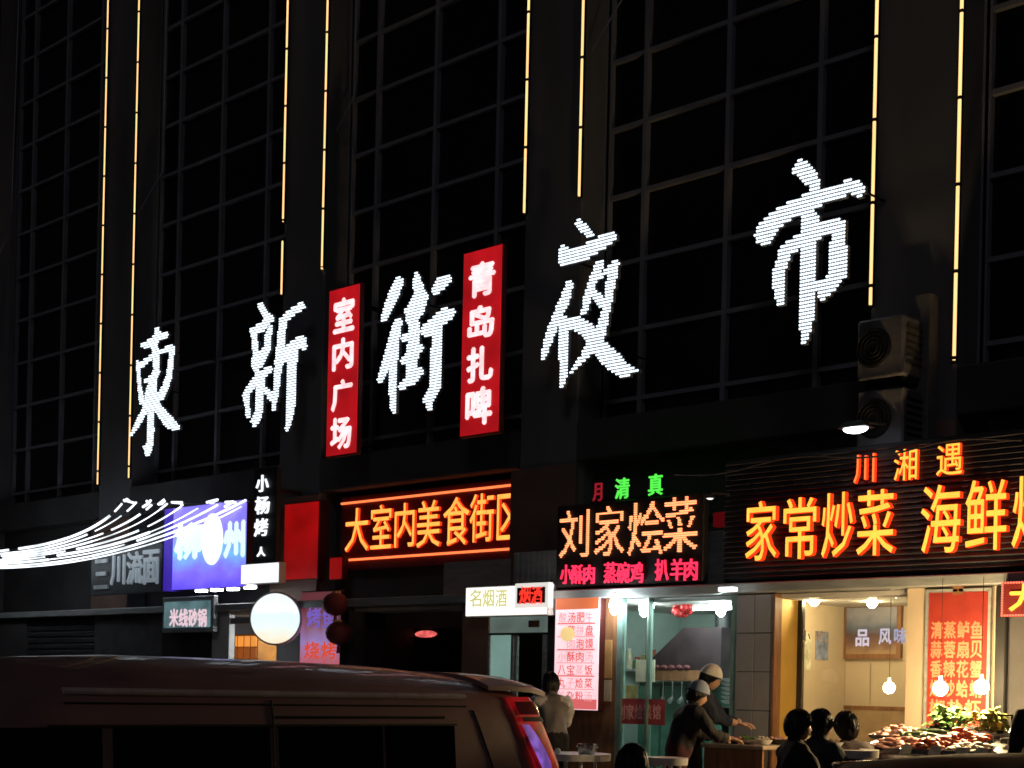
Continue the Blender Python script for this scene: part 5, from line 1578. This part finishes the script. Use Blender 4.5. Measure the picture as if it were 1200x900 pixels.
for a in (X0 + .05, X1 - .05):
    for b in (10.78, 11.68):
        bx('leg', m_dmet, t, a - .025, a + .025, b - .025, b + .025, Z_TER + .002, zs_at(b) - .052)
def tray(px, y, w, d, label, maker):
    c = U(px, 860, y)
    z = zs_at(y) + .012
    tt = thing('food_tray', label, 'tray', (c.x, y, z), group='food trays on the stall')
    mb = MB()
    zz0, zz1 = zs_at(y - d) + .003, zs_at(y + d) + .003
    vs = [(c.x - w, y - d, zz0), (c.x + w, y - d, zz0), (c.x + w, y + d, zz1), (c.x - w, y + d, zz1)]
    o_ = [(c.x - w - .02, y - d - .02, zz0 + .035), (c.x + w + .02, y - d - .02, zz0 + .035), (c.x + w + .02, y + d + .02, zz1 + .035), (c.x - w - .02, y + d + .02, zz1 + .035)]
    mb.add(vs + o_, [(0, 1, 2, 3), (0, 4, 5, 1), (1, 5, 6, 2), (2, 6, 7, 3), (3, 7, 4, 0)])
    mb.build('pan', m_steel, tt)
    maker(tt, c.x, y, w, d)
def pile(m, r_, n, sq, hgt, name='pile', seed=1):
    def f(tt, cx, y, w, d):
        rnd = random.Random(seed)
        mb = MB()
        for k in range(n):
            u, v_ = rnd.uniform(-1, 1), rnd.uniform(-1, 1)
            hh = hgt * (1 - max(abs(u), abs(v_)) ** 2) * rnd.random()
            b = MB().ball((0, 0, 0), r_ * rnd.uniform(.8, 1.2), 7, sq=sq)
            M = Matrix.Translation((cx + u * w * .85, y + v_ * d * .85, zs_at(y + v_ * d) + .03 + hh)) @ Matrix.Rotation(rnd.uniform(0, 6.28), 4, 'Z') @ Matrix.Rotation(rnd.uniform(-.4, .4), 4, 'X')
            mb.add([M @ p for p in b.v], b.f)
        stuff(mb.build(name, m, tt, smooth=True))
    return f
def leaves(m, n, L, hgt, seed=1):
    def f(tt, cx, y, w, d):
        rnd = random.Random(seed)
        mb = MB()
        for k in range(n):
            u, v_ = rnd.gauss(0, .38), rnd.gauss(0, .38)
            base = Vector((cx + u * w, y + v_ * d, zs_at(y) + .02 + hgt * .7 * rnd.random()))
            a, tilt = rnd.uniform(0, 6.28), rnd.uniform(.1, 1.2)
            dr = Vector((math.cos(a) * math.cos(tilt), math.sin(a) * math.cos(tilt), math.sin(tilt)))
            sd = dr.cross(Vector((0, 0, 1))).normalized()
            l = L * rnd.uniform(.6, 1.2)
            up = Vector((0, 0, .02))
            mb.add([base, base + dr * l * .5 + sd * l * .28, base + dr * l - up * 2, base + dr * l * .5 - sd * l * .28, base + dr * l * .5 + up], [(0, 1, 4), (1, 2, 4), (2, 3, 4), (3, 0, 4)])
        stuff(mb.build('leaf_bunch', m, tt))
    return f
tray(1050, 10.95, .20, .17, 'tray of pale pink sliced meat at the front left of the stall', pile(m_meat, .045, 60, (1, .6, .35), .06, seed=2))
tray(1052, 11.35, .18, .13, 'tray of pinkish rolls behind the sliced meat', pile(mat('pink_rolls', (.6, .36, .30), .4, var=.25, scale=18), .04, 45, (1.2, .5, .5), .06, seed=3))
tray(1082, 11.35, .15, .13, 'tray of dark cucumbers left of the green leaves', pile(m_cuc, .05, 12, (2.2, .5, .5), .06, seed=4))
tray(1112, 11.58, .18, .11, 'bunch of dark green leaves in the middle of the stall', leaves(m_greens, 160, .13, .22, 5))
tray(1092, 10.95, .16, .17, 'tray of orange-red shrimps at the front of the stall', pile(m_carrot, .035, 70, (1.6, .6, .6), .07, seed=6))
tray(1130, 11.2, .17, .15, 'tray of red carrots right of the middle of the stall', pile(m_carrot, .035, 60, (2.2, .6, .6), .09, seed=7))
tray(1160, 11.55, .17, .12, 'bunch of yellow-green cabbage leaves at the right end of the stall', leaves(m_ygreens, 150, .12, .20, 8))
tray(1134, 10.9, .16, .12, 'tray of pale cut vegetables at the front right of the stall', pile(m_noodle, .03, 50, (1.5, .7, .5), .05, seed=9))
# little scale at the right end
p = U(1176, 856, 11.4)
zb_ = zs_at(11.4)
xS = X1 - .10
t = thing('kitchen_scale', 'small dark weighing scale at the right end of the stall', 'scale', (xS, 11.2, zs_at(11.2)))
bx('base', m_dmet, t, xS - .07, xS + .07, 11.13, 11.27, zs_at(11.27) + .001, zs_at(11.27) + .05, bev=.01)
MB().tube([(xS, 11.2, zs_at(11.27) + .05), (xS, 11.2, zs_at(11.27) + .22)], .012, 8).build('column', m_dmet, t)
bx('pan', m_dmet, t, xS - .09, xS + .09, 11.12, 11.28, zs_at(11.27) + .22, zs_at(11.27) + .235, bev=.005)

# ---------------- fascia panels between the signs, shelves, posters and other clutter
X0, X1, Z0, Z1 = rect(520, 598, 657, 690, 12.95)
bx('soffit_panel', m_gmet, bld, X0, X1, 12.95, 12.99, 2.805, Z1)
X0, X1, Z0, Z1 = rect(601, 651, 646, 690, 12.55)
for k in range(8):
    w = (X1 - X0) / 8
    bx('fascia_rib', m_gmet, bld, X0 + k * w + .004, X0 + (k + 1) * w - .004, 12.55, 12.60, 2.805, Z1, bev=.01)
X0, X1, Z0, Z1 = rect(826, 849, 622, 690, 12.55)
bx('fascia_panel', m_gmet, bld, X0, X1, 12.55, 12.60, 2.805, Z1, bev=.01)
xw = sx(650) + .001
t = thing('wall_shelf', 'narrow shelf with jars on the mint side wall inside the stew shop', 'shelf', (xw, 13.4, 1.95))
bx('board', m_gmet, t, xw, xw + .18, 12.75, 14.2, 1.93, 1.955)
for a in (12.9, 14.05):
    bx('bracket', m_dmet, t, xw, xw + .15, a, a + .02, 1.85, 1.929)
jm = [mat('jar_%d' % k, c, .2, var=.2, scale=12) for k, c in enumerate(((.45, .12, .05), (.6, .55, .4), (.15, .3, .12), (.5, .4, .1)))]
for k in range(9):
    y = 12.85 + k * .15
    h = .12 + .05 * ((k * 7) % 3)
    j = thing('jar', ('first', 'second', 'third', 'fourth', 'fifth', 'sixth', 'seventh', 'eighth', 'ninth')[k] + ' jar from the glass on the mint wall shelf', 'jar', (xw + .09, y, 1.956), group='jars on the wall shelf')
    MB().lathe([(.04, 0), (.045, .01), (.045, h * .8), (.03, h * .9), (.03, h)], (xw + .09, y, 1.956), 14).build('glass', jm[k % 4], j, smooth=True)
    MB().lathe([(.034, h), (.034, h + .02)], (xw + .09, y, 1.956), 12).build('lid', (m_redm, m_white)[k % 2], j)
for k, (y, z, w, h, c) in enumerate(((12.9, 1.55, .14, .2, (.7, .68, .6)), (13.3, 1.5, .16, .24, (.5, .06, .05)), (13.75, 1.58, .13, .18, (.65, .5, .2)))):
    o = MB().box(xw, xw + .008, y - w, y + w, z - h, z + h).build('wall_poster', mat('poster_sheet_%d' % k, c, .7, var=.45, scale=9))
    tag(o, ('pale sheet', 'red sheet', 'yellow sheet')[k] + ' pinned on the mint side wall inside the stew shop', 'poster')
for k in range(6):
    x_ = U(778 + k * 11, 770, 13.45).x
    z_ = U(790, 800, 13.45).z
    o = MB().tube([(x_, 13.45, z_ + .02), (x_, 13.45, z_ - .16)], .006, 6).tube([(x_, 13.45, z_ - .16), (x_, 13.43, z_ - .20), (x_, 13.40, z_ - .215)], [.012, .035, .03], 8).build('ladle', m_steel, None, smooth=True)
    tag(o, ('first', 'second', 'third', 'fourth', 'fifth', 'sixth')[k] + ' from the left of the steel ladles hanging under the hood', 'ladle', 'hanging ladles')
xw2 = sx(884) + .001
for k, (y, z, w, h, c) in enumerate(((12.98, 2.2, .12, .16, (.6, .08, .06)), (13.28, 2.15, .13, .2, (.72, .66, .5)), (13.62, 2.22, .12, .15, (.25, .3, .45)), (13.1, 1.72, .1, .14, (.7, .62, .42)))):
    o = MB().box(xw2, xw2 + .008, y - w, y + w, z - h, z + h).build('wall_poster', mat('stir_poster_%d' % k, c, .7, var=.5, scale=10))
    tag(o, ('red sheet high on the side wall', 'cream sheet in the middle of the side wall', 'bluish sheet near the corner of the side wall', 'small low cream sheet on the side wall')[k] + ' of the stir-fry shop', 'poster')
# apron of the cook, price cards on the stall
for k, (px, y) in enumerate(((1062, 10.76), (1096, 10.76), (1128, 10.76), (1150, 10.76))):
    c = U(px, 885, y)
    z = zs_at(y)
    o = MB().add([(c.x - .05, y - .02, z + .004), (c.x + .05, y - .02, z + .004), (c.x + .05, y + .01, z + .075), (c.x - .05, y + .01, z + .075),
                  (c.x - .05, y + .03, z + .008), (c.x + .05, y + .03, z + .008)], [(0, 1, 2, 3), (3, 2, 5, 4)]).build('price_card', mat('card_white', (.75, .72, .62), .6))
    tag(o, ('first', 'second', 'third', 'fourth')[k] + ' from the left of the folded price cards along the front of the stall', 'card', 'price cards')
